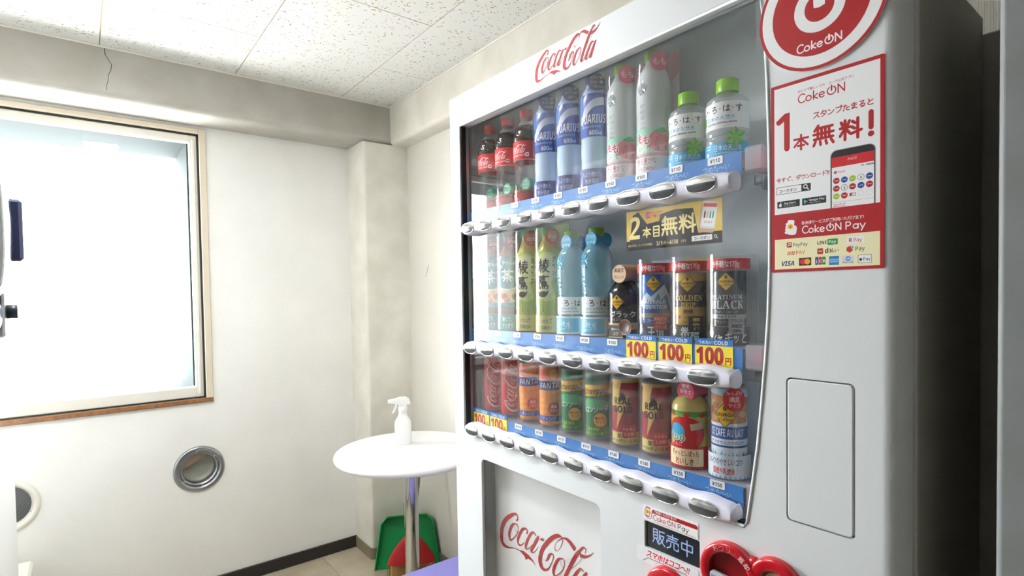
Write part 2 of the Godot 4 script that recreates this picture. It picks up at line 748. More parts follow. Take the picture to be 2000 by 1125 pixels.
	# one line of mixed Japanese and Latin lettering. y is the base line. o: font, lw (stroke width / size), sx, slant, at (0 left, 0.5 middle, 1 right), gap, down (vertical), small
	func tx(s: String, x: float, y: float, size: float, col: Color, o := {}):
		var font: String = o.get("font", "b")
		var lw: float = o.get("lw", 0.1)
		var sx: float = o.get("sx", 1.0)
		var slant: float = o.get("slant", 0.0)
		var gap: float = o.get("gap", 0.0)
		var turn: float = o.get("turn", 0.0)
		var outl: float = o.get("bold", 0.0)
		var total := 0.0
		for ch in s:
			total += (0.96 if strokes.has(ch) else outline(font, ch).adv) + gap
		var keep := t
		var pen := -total * float(o.get("at", 0.0))
		t = keep * Transform2D(turn, Vector2(x, y)) * Transform2D(Vector2(size * sx, 0), Vector2(-slant * size, size), Vector2.ZERO)
		var down: bool = o.get("down", false)
		var row := 0.0
		for ch in s:
			if strokes.has(ch):
				var cs := []
				var small := ch in "っッゅャ"
				for k: Array in strokes[ch]:
					cs.append_array(thick(k.map(func(p): return Vector2(pen, row - 0.86) + (p * 0.72 + Vector2(8, 27) if small else p) * 0.0096), lw))
				fill(cs, col)
				if down:
					row += 1.0 + gap
				else:
					pen += 0.96 + gap
			else:
				var g := outline(font, ch)
				var cs := []
				for c: PackedVector2Array in g.cs:
					var m := PackedVector2Array()
					for p in c:
						m.append(p + Vector2(pen, row))
					cs.append(m)
				if outl > 0.0:
					for c: PackedVector2Array in cs:
						var lp := Array(c)
						lp.append(c[0])
						line(lp, outl, col)
				fill(cs, col)
				if down:
					row += 1.0 + gap
				else:
					pen += g.adv + gap
		t = keep

	func logo(parts: Array, x: float, y: float, k: float, col: Color, sy := 1.0):
		var keep := t
		t = keep * Transform2D(Vector2(k, 0), Vector2(0, k * sy), Vector2(x, y))
		for cs in parts:
			fill(cs, col)
		t = keep

# ---------------------------------------------------------------- lettering data
# Japanese characters as pen strokes on a 0..100 grid (x y x y ...), strokes parted by /, ~ marks a rounded stroke
func make_glyphs():
	var g := {
		"い": "~18 22 17 45 22 66 32 78 42 66/~68 28 80 42 86 60",
		"ろ": "~26 16 70 14 40 46 30 58 56 44 78 52 80 72 64 86 40 88",
		"は": "~20 14 16 50 20 86/45 34 88 32/~68 12 68 50 68 78 56 86 46 78 58 70 76 78 88 86",
		"す": "10 28 90 26/~56 8 56 40 50 60 38 58 38 46 50 42 58 54 54 76 38 94",
		"つ": "~8 38 40 24 72 26 86 46 76 70 42 82",
		"め": "~24 24 30 50 44 76/~62 14 54 48 36 76 18 80 12 62 26 42 56 32 82 44 88 64 74 84 58 90",
		"た": "12 30 56 28/~36 10 30 46 14 90/~56 50 72 48 88 50/~58 62 54 78 66 86 90 86",
		"も": "~44 8 38 50 44 86 66 92 82 80 82 58/16 34 62 34/14 56 60 56",
		"あ": "16 26 80 24/~42 8 38 46 46 88/~66 38 54 66 28 86 16 76 24 58 52 46 80 52 86 70 76 86 58 92",
		"や": "~8 46 44 34 74 28 90 42 80 58 62 58/~56 8 66 22/~26 24 40 60 54 94",
		"か": "~8 34 44 30 58 34 56 64 44 88 34 78/~38 8 32 44 12 88/~72 24 86 42 90 58",
		"お": "12 32 62 30/~36 10 36 50 34 84 16 78 22 60 56 46 82 56 82 76 60 88/~72 18 82 24 90 34",
		"ま": "16 24 84 24/18 46 82 46/~52 8 52 50 52 76 38 88 22 80 36 70 60 74 86 90",
		"る": "~24 16 72 14 44 44 22 64 50 48 78 54 82 74 66 90 42 90 38 78 52 72 64 82",
		"と": "~30 10 36 30 44 46/~82 28 46 46 24 64 30 82 56 88 84 86",
		"て": "~10 26 52 20 88 16 60 34 50 58 62 80 84 88",
		"く": "~70 10 48 32 26 50 48 70 72 90",
		"し": "~30 10 26 50 32 80 52 88 78 70",
		"ん": "~46 10 32 44 12 88 34 56 48 58 50 78 64 88 88 62",
		"の": "~52 24 46 60 28 80 14 66 18 40 42 20 70 22 86 44 82 70 58 88",
		"な": "12 30 54 28/~34 10 28 40 14 64/~70 24 84 34 90 42/~64 44 66 66 64 82 48 88 40 78 52 70 72 76 88 88",
		"に": "~18 14 14 50 18 88/~48 28 66 26 86 28/~48 68 54 84 72 86 90 82",
		"り": "~26 12 22 36 28 56 40 38/~70 10 74 42 66 72 44 92",
		"ふ": "~48 10 60 20 46 38 58 58 46 76 30 72/~14 86 22 68 30 60/~66 54 80 66 88 82",
		"さ": "14 34 84 30/~46 8 56 36 68 56/~66 56 40 50 24 64 34 84 66 90",
		"き": "20 26 78 20/20 46 82 38/~42 8 56 36 68 60/~66 62 40 58 26 70 36 88 66 92",
		"ほ": "~18 14 14 50 18 88/44 24 88 22/44 46 88 44/~66 22 66 76 54 86 44 78 58 70 88 86",
		"ゆ": "~16 22 14 60 26 44 52 26 80 34 84 56 66 72 46 64/~52 10 56 50 40 92",
		"れ": "28 10 28 92/~10 34 34 28 12 74 40 44 60 30 66 44 62 78 74 86 90 74",
		"よ": "~52 10 52 50 50 76 36 88 22 80 34 68 60 72 84 86/52 34 80 32",
		"こ": "~24 22 50 20 76 22 62 34/~22 66 26 84 54 88 82 82",
		"け": "~18 14 14 50 20 88/42 34 90 32/~70 10 70 52 54 92",
		"へ": "~8 58 34 34 48 38 92 72",
		"わ": "28 10 28 92/~10 34 34 28 12 74 46 42 76 36 90 56 80 80 58 90",
		"う": "~38 8 54 14/~18 36 50 28 76 38 72 64 44 92",
		"を": "16 22 80 20/~46 6 34 36 18 56 42 42 56 52 54 68/~86 40 50 56 34 72 44 88 80 90",
		"入": "~38 12 52 20 44 56 8 92/~50 30 64 66 94 92",
		"み": "~22 18 54 16 40 50 18 82 10 66 32 56 62 60 90 72/~76 38 72 66 56 92",
		"ハ": "~34 20 28 54 8 86/~64 16 76 50 92 84",
		"。": "~24 74 34 80 30 90 18 90 16 80 24 74",
		"爽": "8 14 92 14/50 4 50 44/~50 44 40 72 8 94/~52 46 66 76 94 94/14 24 28 34/30 24 14 36/14 42 28 54/30 42 14 56/68 24 84 34/86 24 70 36/68 42 84 54/86 42 70 56",
		"感": "10 14 84 14/14 14 12 44 4 66/24 26 50 26/24 36 50 36 50 52 24 52 24 36/58 4 64 40 80 60 90 48/76 4 86 12/84 24 60 58/16 70 10 88/32 66 34 90 66 92 68 78/48 62 56 74/78 66 92 84",
		"濃": "10 14 22 24/6 38 18 48/6 92 24 62/36 12 92 12 92 36 36 36 36 12/36 24 92 24/54 4 54 36/74 4 74 36/34 44 94 44/40 44 38 70 28 94/48 54 88 54/48 64 92 64/52 64 52 92 66 86/86 68 72 78/62 66 94 94",
		"深": "10 14 22 24/6 38 18 48/6 92 24 62/34 26 34 12 94 12 94 26/54 20 38 42/70 20 90 40/32 54 94 54/64 40 64 96/60 56 32 86/66 56 96 86",
		"果": "24 8 76 8 76 46 24 46 24 8/24 27 76 27/50 8 50 96/6 60 94 60/46 62 10 92/54 62 90 92",
		"実": "50 4 50 16/10 32 10 16 90 16 90 32/24 36 76 36/26 50 74 50/6 64 94 64/50 24 50 64/48 64 12 94/54 64 90 94",
		"飲": "30 6 6 36/30 6 50 28/20 28 42 28/18 38 44 38 44 62 18 62/18 38 18 92 34 84/18 50 44 50/32 66 46 84/64 6 52 36/58 24 94 24 84 46/72 30 68 62 48 94/70 56 94 94",
		"類": "8 32 46 32/28 6 28 46/12 12 18 26/44 10 36 26/6 62 48 62/28 48 28 64 8 94/30 66 46 90/54 12 94 12/74 12 68 24/58 26 90 26 90 72 58 72 58 26/58 42 90 42/58 56 90 56/66 76 52 94/80 76 94 94",
		"ら": "~40 8 58 16/~28 34 24 62 44 50 72 54 76 74 60 90 34 90",
		"〜": "~6 58 24 40 42 44 58 58 76 62 94 44",
		"ア": "12 18 86 18 80 34 58 48/~50 34 48 62 24 92",
		"イ": "~76 10 50 42 12 60/52 40 52 92",
		"ウ": "50 8 50 24/16 46 16 26 86 26/~86 26 80 58 36 92",
		"エ": "18 20 82 20/50 20 50 80/8 80 92 80",
		"オ": "10 30 90 30/62 8 62 84 50 90/~60 34 40 62 10 82",
		"カ": "12 32 82 32 78 84 62 88/~44 8 42 50 12 92",
		"キ": "16 32 80 26/10 58 90 50/42 8 58 92",
		"ク": "~38 8 28 34 10 54/34 24 82 24/~82 24 74 60 30 92",
		"コ": "16 22 82 22 82 82/12 82 84 82",
		"サ": "8 34 92 34/30 12 30 60/~70 10 68 58 36 92",
		"シ": "20 14 38 26/10 38 28 48/~14 86 56 74 88 36",
		"ス": "16 18 78 18/~78 18 54 56 12 88/54 54 88 88",
		"セ": "10 38 88 30 68 56/36 10 36 78 44 86 84 86",
		"ソ": "18 18 30 42/~80 14 70 60 26 92",
		"タ": "~40 8 28 34 10 54/36 22 82 22/~82 22 74 60 26 92/34 44 66 64",
		"ツ": "14 22 24 44/42 18 50 40/~84 18 74 60 30 90",
		"ト": "38 8 38 92/40 40 76 58",
		"ノ": "~76 12 62 54 16 90",
		"ヒ": "24 12 24 76 34 86 84 86/78 32 26 50",
		"フ": "14 20 84 20/~84 20 76 60 30 90",
		"ヘ": "8 58 38 28 92 74",
		"ホ": "10 32 90 32/50 8 50 88 40 92/26 50 12 78/74 50 88 78",
		"マ": "10 22 88 22/~88 22 70 46 48 62/34 46 62 82",
		"ミ": "26 14 78 28/26 42 72 54/18 70 84 90",
		"メ": "~76 12 62 54 16 90/26 36 80 80",
		"ヤ": "12 40 86 28 64 54/34 12 52 92",
		"ラ": "22 14 78 14/12 38 84 38/~84 38 74 68 36 92",
		"リ": "26 12 26 56/~74 10 74 56 42 92",
		"ル": "~30 18 28 56 8 86/58 14 58 84/~58 84 78 72 92 52",
		"レ": "28 12 28 84/~28 84 62 68 88 42",
		"ロ": "18 20 82 20 82 82 18 82 18 20",
		"ン": "14 20 38 34/~14 84 58 70 88 34",
		"ー": "10 50 90 50",
		"・": "48 50 52 50",
		"、": "16 74 30 90",
		"日": "22 12 78 12 78 90 22 90 22 12/22 50 78 50",
		"本": "10 30 90 30/50 8 50 94/50 30 12 72/50 30 88 72/32 70 68 70",
		"天": "14 18 86 18/10 46 90 46/~50 18 48 50 10 92/~52 50 66 74 90 92",
		"然": "32 8 12 40/26 18 46 18 16 60/24 32 38 40/52 30 92 30/70 10 68 34 50 60/70 34 90 60/74 12 86 20/14 76 8 92/36 76 38 92/62 76 66 92/84 76 94 92",
		"水": "50 8 50 86 40 92/12 30 38 30 10 76/84 22 56 42/54 36 90 82",
		"目": "22 10 78 10 78 92 22 92 22 10/22 38 78 38/22 64 78 64",
		"無": "28 6 12 28/22 18 88 18/8 44 92 44/10 66 90 66/26 18 26 66/42 18 42 66/58 18 58 66/74 18 74 66/16 76 8 94/36 78 38 94/60 78 64 94/82 76 92 94",
		"料": "8 40 48 40/28 8 28 94/12 14 20 32/46 12 38 32/28 42 8 74/28 42 46 66/58 18 70 28/56 42 68 52/52 72 94 62/80 8 80 94",
		"円": "16 14 84 14 84 88 74 92/16 14 16 94/50 14 50 52/16 52 84 52",
		"高": "50 4 50 16/8 16 92 16/30 26 70 26 70 42 30 42 30 26/12 94 12 54 88 54 88 90 78 94/34 66 66 66 66 84 34 84 34 66",
		"級": "30 6 12 34 32 34 10 60/34 24 20 50 46 46/28 52 28 94/12 66 8 86/40 64 46 82/50 14 84 14 76 38 90 38 62 92 46 94/62 14 58 62 42 94/58 44 74 74 94 94",
		"豆": "10 12 90 12/26 28 74 28 74 52 26 52 26 28/34 62 40 82/68 60 60 82/6 90 94 90",
		"販": "12 10 40 10 40 64 12 64 12 10/12 28 40 28/12 46 40 46/18 68 6 92/34 68 44 88/54 14 92 14/56 14 54 60 44 92/56 38 88 38 76 70 52 94/60 46 72 74 94 94",
		"売": "12 20 88 20/50 6 50 34/20 34 80 34/10 62 10 48 90 48 90 62/~38 58 34 80 10 94/60 58 60 84 66 90 90 90 90 76",
		"中": "14 28 86 28 86 64 14 64 14 28/50 6 50 96",
		"返": "12 12 24 24/8 40 24 40 22 76 8 90/~22 76 40 90 94 92/38 14 88 14/40 14 38 48 30 78/40 34 82 34 72 60 44 80/50 44 64 62 88 78",
		"却": "10 24 50 24/30 8 30 46/6 46 54 46/30 46 12 84 46 78/40 64 50 86/62 16 90 16 90 70 78 74/62 16 62 96",
		"今": "50 6 28 34 6 50/50 6 72 34 94 50/34 46 66 46/24 62 74 62 48 96",
		"各": "40 6 12 44/34 20 72 20 46 46 8 62/34 28 56 48 92 60/28 64 28 94/28 66 72 66 72 92 28 92",
		"決": "12 14 24 24/8 38 20 48/8 92 26 62/36 30 82 30 82 52/56 8 56 52 32 94/30 52 92 52/58 54 72 78 94 94",
		"済": "10 14 22 24/6 38 18 48/6 92 24 62/60 6 60 18/34 18 92 18/78 18 60 40 34 54/44 20 66 42 92 54/46 56 46 80 36 94/78 56 78 94/46 58 78 58/46 74 78 74",
		"利": "44 8 12 20/6 38 52 38/30 16 30 94/30 40 8 72/30 40 52 64/64 20 64 68/88 8 88 90 76 94",
		"用": "18 12 18 70 8 94/18 12 84 12 84 90 74 94/18 38 84 38/18 62 84 62/50 12 50 92",
		"払": "8 28 42 28/26 8 26 88 14 92/6 62 42 50/66 10 50 84 84 76/74 54 92 92",
		"楽": "50 4 44 14/34 16 66 16 66 48 34 48 34 16/34 32 66 32/14 14 24 26/8 48 26 38/88 12 76 26/76 38 92 48/6 62 94 62/50 50 50 96/46 64 12 90/54 64 88 90",
		"公": "36 10 10 50/62 10 90 50/50 44 24 86 72 80/64 62 82 94",
		"式": "8 28 92 28/64 6 70 60 82 88 92 74/76 8 88 18/16 52 52 52/34 52 34 82/10 88 56 76",
		"茶": "8 22 92 22/32 8 32 34/68 8 68 34/50 34 26 54 8 62/50 34 74 54 92 62/22 64 78 64/50 48 50 96/34 70 20 86/66 70 80 86",
		"綾": "30 6 14 32 32 32 12 56/34 22 20 48 44 46/28 50 28 94/12 62 8 84/40 62 44 80/52 18 90 18/70 6 70 32/46 32 94 32/62 36 48 54/76 36 92 52/64 48 50 70/58 56 84 56 66 82 46 94/58 64 72 82 94 94",
		"鷹": "8 14 92 14/50 4 50 14/16 14 14 60 6 92/30 22 22 42/26 34 26 56/36 22 60 22/48 18 48 44/36 32 62 32/36 44 64 44/34 52 74 52 74 66 34 66/34 52 34 76 86 76 84 92 76 94/34 59 74 59/24 84 20 94/40 84 42 94/56 84 58 92",
		"優": "24 8 6 50/18 34 18 94/34 10 94 10/62 10 58 20/44 20 84 20 84 44 44 44 44 20/44 28 84 28/44 36 84 36/34 60 34 50 94 50 94 60/46 56 42 70/54 58 62 70 76 66/60 70 40 88/56 76 82 76 58 90 36 96/56 80 72 90 94 94",
		"分": "38 8 10 46/62 8 90 46/24 46 76 46 70 88 58 92/44 46 38 70 14 94",
		"補": "24 6 32 16/8 26 40 26 8 62/24 40 24 94/30 54 42 64/46 22 94 22/70 6 70 94/50 38 50 94/50 38 88 38 88 90/50 56 88 56/50 74 88 74/80 8 90 16",
		"給": "30 6 12 34 32 34 10 60/34 24 20 50 46 46/28 52 28 94/12 66 8 86/40 64 46 82/70 8 50 40/70 8 94 40/58 42 82 42/56 58 86 58 86 90 56 90 56 58",
		"香": "70 6 20 16/10 28 90 28/50 12 50 48/46 30 10 52/54 30 90 52/28 56 74 56 74 94 28 94 28 56/28 74 74 74",
		"豊": "24 12 76 12 76 42 24 42 24 12/24 27 76 27/40 4 40 42/60 4 60 42/10 50 90 50/30 58 70 58 70 74 30 74 30 58/36 78 40 88/64 78 60 88/6 94 94 94",
		"味": "8 24 36 24 36 70 8 70 8 24/46 26 90 26/40 46 94 46/68 8 68 94/66 46 42 78/70 46 94 78",
		"手": "76 8 22 18/14 38 86 38/6 58 94 58/50 14 50 86 38 92",
		"軽": "8 16 46 16/27 6 27 94/12 28 42 28 42 60 12 60 12 28/12 44 42 44/4 76 50 76/54 14 86 14 54 46/58 18 92 46/74 46 74 90/56 62 92 62/50 92 96 92",
		"王": "12 16 88 16/18 50 82 50/8 90 92 90/50 16 50 90",
		"道": "12 12 24 24/6 40 22 40 22 74 6 90/~22 74 42 90 96 92/46 6 54 16/80 6 72 16/34 20 94 20/62 20 58 30/44 30 84 30 84 78 44 78 44 30/44 46 84 46/44 62 84 62",
		"微": "24 6 8 26/28 26 6 54/18 44 18 94/34 12 34 28 62 28 62 12/48 6 48 28/32 40 64 40/40 52 38 76 28 92/40 52 56 52 56 84 64 80/74 6 64 40/68 26 96 26/90 26 82 62 62 94/70 40 80 70 96 94",
		"糖": "6 40 42 40/24 8 24 94/8 16 16 32/40 14 32 32/24 42 6 74/24 42 42 64/52 14 96 14/74 4 74 14/52 14 50 60 42 92/58 28 90 28 90 48 58 48/56 38 96 38/74 20 74 62/58 66 90 66 90 92 58 92 58 66",
		"管": "22 4 8 24/16 12 46 12/30 12 34 22/64 4 52 24/60 12 94 12/76 12 80 22/50 24 50 34/8 48 8 34 92 34 92 48/28 44 74 44 74 58 28 58/28 44 28 94/28 70 78 70 78 92 28 92",
		"理": "8 16 40 16/10 46 38 46/4 80 44 74/24 16 24 78/48 12 90 12 90 52 48 52 48 12/48 32 90 32/69 12 69 90/50 70 90 70/42 92 96 92",
		"栄": "22 8 28 22/50 4 50 20/78 6 70 22/10 42 10 28 90 28 90 42/8 58 92 58/50 40 50 96/46 60 12 92/54 60 88 92",
		"養": "30 4 38 14/70 4 62 14/14 18 86 18/18 30 82 30/6 42 94 42/50 18 50 42/46 44 8 64/54 44 92 64/32 58 68 58 68 74 32 74/32 58 32 92 50 88/46 76 88 94",
		"士": "10 36 90 36/50 8 50 90/20 90 80 90",
		"満": "10 14 22 24/6 38 18 48/6 92 24 62/34 20 94 20/50 8 50 34/78 8 78 34/34 36 94 36/36 46 92 46 92 92/36 46 36 94/64 34 64 76/48 58 48 76 80 76 80 58",
		"足": "26 10 74 10 74 38 26 38 26 10/50 38 50 84/50 60 82 60/28 52 22 76 8 94/26 76 50 90 94 92",
		"酸": "6 12 48 12/10 26 44 26 44 92 10 92 10 26/22 12 22 40 12 48/34 12 34 44 42 46/10 62 44 62/10 78 44 78/68 6 56 26 84 22/80 14 92 28/62 34 54 46/78 34 92 44/66 48 52 70/60 58 84 58 66 82 50 94/60 66 92 94",
		"買": "14 8 86 8 86 28 14 28 14 8/38 8 38 28/62 8 62 28/26 36 74 36 74 80 26 80 26 36/26 50 74 50/26 65 74 65/38 82 14 94/62 82 86 94",
		"初": "24 6 32 16/8 26 40 26 8 62/24 40 24 94/30 54 42 64/46 20 90 20 84 86 72 92/64 20 60 60 42 94",
		"方": "50 4 50 18/8 20 92 20/42 20 36 60 10 94/40 46 78 46 72 86 58 92",
		"久": "38 6 12 52/34 24 70 24 56 62 10 94/54 52 70 78 94 94",
		"限": "10 10 10 94/10 10 40 10 28 42 42 60 36 74 26 74/54 10 86 10 86 48 54 48/54 28 86 28/54 10 54 88 74 80/88 54 70 66/66 50 80 78 96 92",
		"定": "50 4 50 16/10 34 10 18 90 18 90 34/24 40 76 40/50 40 50 86/50 62 80 62/28 56 22 78 8 94/24 76 48 90 94 92",
		"木": "10 30 90 30/50 6 50 96/48 30 10 78/52 30 90 78",
		"牛": "28 10 16 36/22 28 84 28/8 56 92 56/50 6 50 96",
		"乳": "46 6 10 16/12 26 16 36/28 22 30 34/44 20 38 34/10 44 46 44 28 56/28 56 28 90 18 94/4 70 52 64/66 8 66 84 72 92 94 92 94 78",
		"使": "24 8 6 50/18 34 18 94/34 18 94 18/64 6 64 54/42 30 88 30 88 52 42 52 42 30/64 54 56 80 32 94/42 60 64 82 96 94",
		"国": "12 10 88 10 88 92 12 92 12 10/28 28 72 28/30 50 70 50/26 76 74 76/50 28 50 76/60 58 68 66",
		"産": "50 4 50 14/14 16 86 16/32 20 38 30/68 20 62 30/10 34 92 34/16 34 14 68 6 94/34 42 28 60/30 52 84 52/56 40 56 92/34 70 80 70/22 92 94 92",
		"元": "22 16 78 16/8 42 92 42/~38 42 34 74 8 94/62 42 62 82 70 90 92 90 92 74",
		"気": "28 6 12 34/26 18 88 18/24 32 76 32/14 46 72 46 74 80 84 92 94 80/54 54 20 90/24 58 56 88",
		"認": "14 8 26 14/6 24 44 24/12 38 38 38/12 52 38 52/12 66 38 66 38 90 12 90 12 66/50 14 86 14 82 40 70 42/66 14 62 36 46 50/56 28 66 36/48 66 46 84/56 60 58 88 80 90 82 76/64 54 72 64/82 60 92 80",
	}
	for e in [["だ", "た"], ["が", "か"], ["で", "て"], ["ぶ", "ふ"], ["ぎ", "き"], ["ぼ", "ほ"], ["ご", "こ"], ["ぐ", "く"], ["ば", "は"], ["ガ", "カ"], ["ズ", "ス"], ["ゼ", "セ"], ["ダ", "タ"], ["ド", "ト"], ["ビ", "ヒ"], ["ブ", "フ"], ["バ", "ハ"], ["ジ", "シ"]]:
		g[e[0]] = g[e[1]] + "/74 8 80 20/86 4 92 16"
	for e in [["ぷ", "ふ"], ["ぱ", "は"], ["プ", "フ"], ["ピ", "ヒ"], ["ペ", "ヘ"]]:
		g[e[0]] = g[e[1]] + "/~84 4 92 8 92 16 84 20 77 16 77 8 84 4"
	for e in [["っ", "つ"], ["ッ", "ツ"], ["ゅ", "ゆ"], ["ャ", "ヤ"]]:
		g[e[0]] = g[e[1]]
	for ch in g:
		var list := []
		for part: String in g[ch].split("/"):
			var round_ := part.begins_with("~")
			var n := part.trim_prefix("~").split_floats(" ")
			var p := []
			for i in range(0, n.size() - 1, 2):
				p.append(Vector2(n[i], n[i + 1]))
			list.append(Cv.curve(p, 3) if round_ else p)
		Cv.strokes[ch] = list
	# the flowing script on machine and bottles: pen ribbons "x y width", 300 wide
	var ribbons := [
		"57 15 4, 62 9 4, 61 1 4, 54 0 6, 39 8 9, 18 24 11, 4 45 12, 0 66 12, 1 81 11, 9 88 9, 26 88 4, 47 82 2, 67 80 2",
		"50 23 3, 40 32 7, 31 50 8, 30 61 8, 34 67 5, 43 62 3, 57 47 2, 64 33 2, 61 24 3, 55 23 3, 51 26 2, 54 37 1, 62 42 2",
		"94 33 4, 97 26 4, 92 22 4, 80 27 6, 68 44 8, 62 59 7, 66 67 5, 75 65 3, 85 56 2",
		"127 26 3, 118 21 4, 108 29 6, 96 48 7, 90 62 7, 92 67 4, 101 63 2, 116 49 2, 127 34 2",
		"136 24 4, 129 34 7, 117 53 7, 110 64 7, 111 68 4, 121 64 2, 135 47 1",
		"157 71 1, 164 64 5, 170 53 6, 180 47 3, 183 52 3, 179 63 2, 168 82 3, 154 91 6, 143 87 11, 139 74 11, 147 50 10, 164 28 10, 183 10 9, 199 1 7, 209 1 3, 212 8 2, 205 24 1, 195 35 1, 189 35 2, 188 27 1, 195 15 1, 206 6 2, 214 1 2, 224 0 6, 234 3 9, 248 13 10",
		"262 19 9, 273 18 7, 283 14 4, 293 7 2, 300 0 1",
		"205 46 2, 196 54 6, 186 71 7, 182 85 7, 186 92 4, 194 87 2, 209 72 2, 216 58 2, 215 47 2, 209 46 3, 204 51 1, 207 60 1, 214 65 1",
		"276 11 1, 279 2 2, 272 0 4, 264 8 5, 251 24 8, 235 50 8, 222 74 8, 216 86 7, 219 92 4, 227 87 2, 234 79 1",
		"267 25 1, 253 42 1, 237 56 1, 227 62 1",
		"272 49 3, 264 46 4, 255 55 6, 242 74 7, 236 86 6, 238 92 4, 247 86 2, 263 67 1, 274 53 2",
		"281 47 4, 274 56 6, 261 79 7, 255 88 6, 256 92 4, 263 89 2, 279 69 1",
	]
	for r: String in ribbons:
		var p := []
		for e in r.split(","):
			var n := e.strip_edges().split_floats(" ")
			p.append(Vector3(n[0], n[1], n[2]))
		script_logo.append(Cv.brush(p, 5))
		script_ribbons.append(p)
	for r in ["66 79, 83 76, 101 79, 115 85, 125 94, 112 88, 99 87, 90 93, 86 87, 77 83", "140 30, 144 25, 154 23, 151 30"]:
		var p := PackedVector2Array()
		for e in r.split(","):
			var n: PackedFloat64Array = e.strip_edges().split_floats(" ")
			p.append(Vector2(n[0], n[1]))
		script_logo.append([p])

var script_logo := []
var script_ribbons := []

# the thin round app lettering, with a power sign for its O; size is the height of the capitals, returns the width
func app_words(cv: Cv, x: float, y: float, h: float, col: Color, pay := false, pay_col := Color.WHITE, lw := 0.13, draw := true) -> float:
	var ink := [col]
	var put_curve := func(pts: Array, ox: float, smooth := true):
		if not draw:
			return
		var p := pts.map(func(v): return Vector2(x + (ox + v[0]) * h, y + v[1] * h))
		cv.line(Cv.curve(p, 4) if smooth else p, lw * h, ink[0])
	put_curve.call([[0.72, 0.16], [0.5, 0.03], [0.22, 0.12], [0.06, 0.38], [0.06, 0.66], [0.24, 0.92], [0.5, 0.97], [0.74, 0.85]], 0.0)
	if draw:
		cv.ring(x + 1.14 * h, y + 0.67 * h, 0.28 * h, lw * h, col)
	put_curve.call([[0, 0.02], [0, 0.95]], 1.66, false)
	put_curve.call([[0.42, 0.4], [0.03, 0.7], [0.44, 0.95]], 1.66, false)
	put_curve.call([[0.06, 0.68], [0.52, 0.62], [0.46, 0.45], [0.28, 0.38], [0.08, 0.5], [0.03, 0.7], [0.12, 0.88], [0.32, 0.96], [0.52, 0.86]], 2.24)
	if draw:
		cv.ring(x + 3.52 * h, y + 0.52 * h, 0.42 * h, lw * h, col, -PI / 2 + 0.55, PI * 1.5 - 0.55)
		cv.line([Vector2(x + 3.52 * h, y + 0.0 * h), Vector2(x + 3.52 * h, y + 0.5 * h)], lw * h * 1.4, col)
	put_curve.call([[0, 0.95], [0, 0.05], [0.62, 0.92], [0.62, 0.05]], 4.18, false)
	var w := 4.95
	if pay:
		col = pay_col
		ink[0] = pay_col
		put_curve.call([[0, 0.95], [0, 0.05]], 5.4, false)
		put_curve.call([[0, 0.05], [0.4, 0.08], [0.52, 0.3], [0.38, 0.52], [0, 0.54]], 5.4)
		if draw:
			cv.ring(x + 6.5 * h, y + 0.67 * h, 0.27 * h, lw * h, col)
		put_curve.call([[0.29, 0.38], [0.29, 0.95]], 6.5, false)
		put_curve.call([[0, 0.4], [0.28, 0.95]], 7.02, false)
		put_curve.call([[0.56, 0.4], [0.12, 1.25]], 7.02, false)
		w = 7.7
	return w * h

# ---------------------------------------------------------------- the room
const X_LEFT := -0.86
const X_RIGHT := 1.357
const Z_BACK := -2.8
const Z_FRONT := 4.6
const CEIL := 2.292

func csg_box(lo: Vector3, hi: Vector3, m: Material) -> CSGBox3D:
	var b := CSGBox3D.new()
	b.size = hi - lo
	b.position = (hi + lo) / 2.0
	b.material = m
	return b

func cut(from: CSGShape3D, what: CSGShape3D, called: String):
	what.operation = CSGShape3D.OPERATION_SUBTRACTION
	what.name = called
	what.position -= from.position
	from.add_child(what, true)

func bar_x(called: String, poly: PackedVector2Array, x0: float, x1: float, m: Material) -> MeshInstance3D:
	var s := st()
	extrude(s, poly, x1 - x0, facing(x1, 0, 0))
	return put(s, called, m)

# polygon in (x, y) drawn out along z from z0 to z1
func bar_z(called: String, poly: PackedVector2Array, z0: float, z1: float, m: Material) -> MeshInstance3D:
	var s := st()
	extrude(s, poly, z1 - z0, Transform3D(Basis(), Vector3(0, 0, z1)))
	return put(s, called, m)

func arc(c: Vector2, r: float, a0: float, a1: float, n := 8) -> PackedVector2Array:
	var p := PackedVector2Array()
	for k in n + 1:
		var a := lerpf(a0, a1, float(k) / n)
		p.append(c + Vector2(cos(a), sin(a)) * r)
	return p

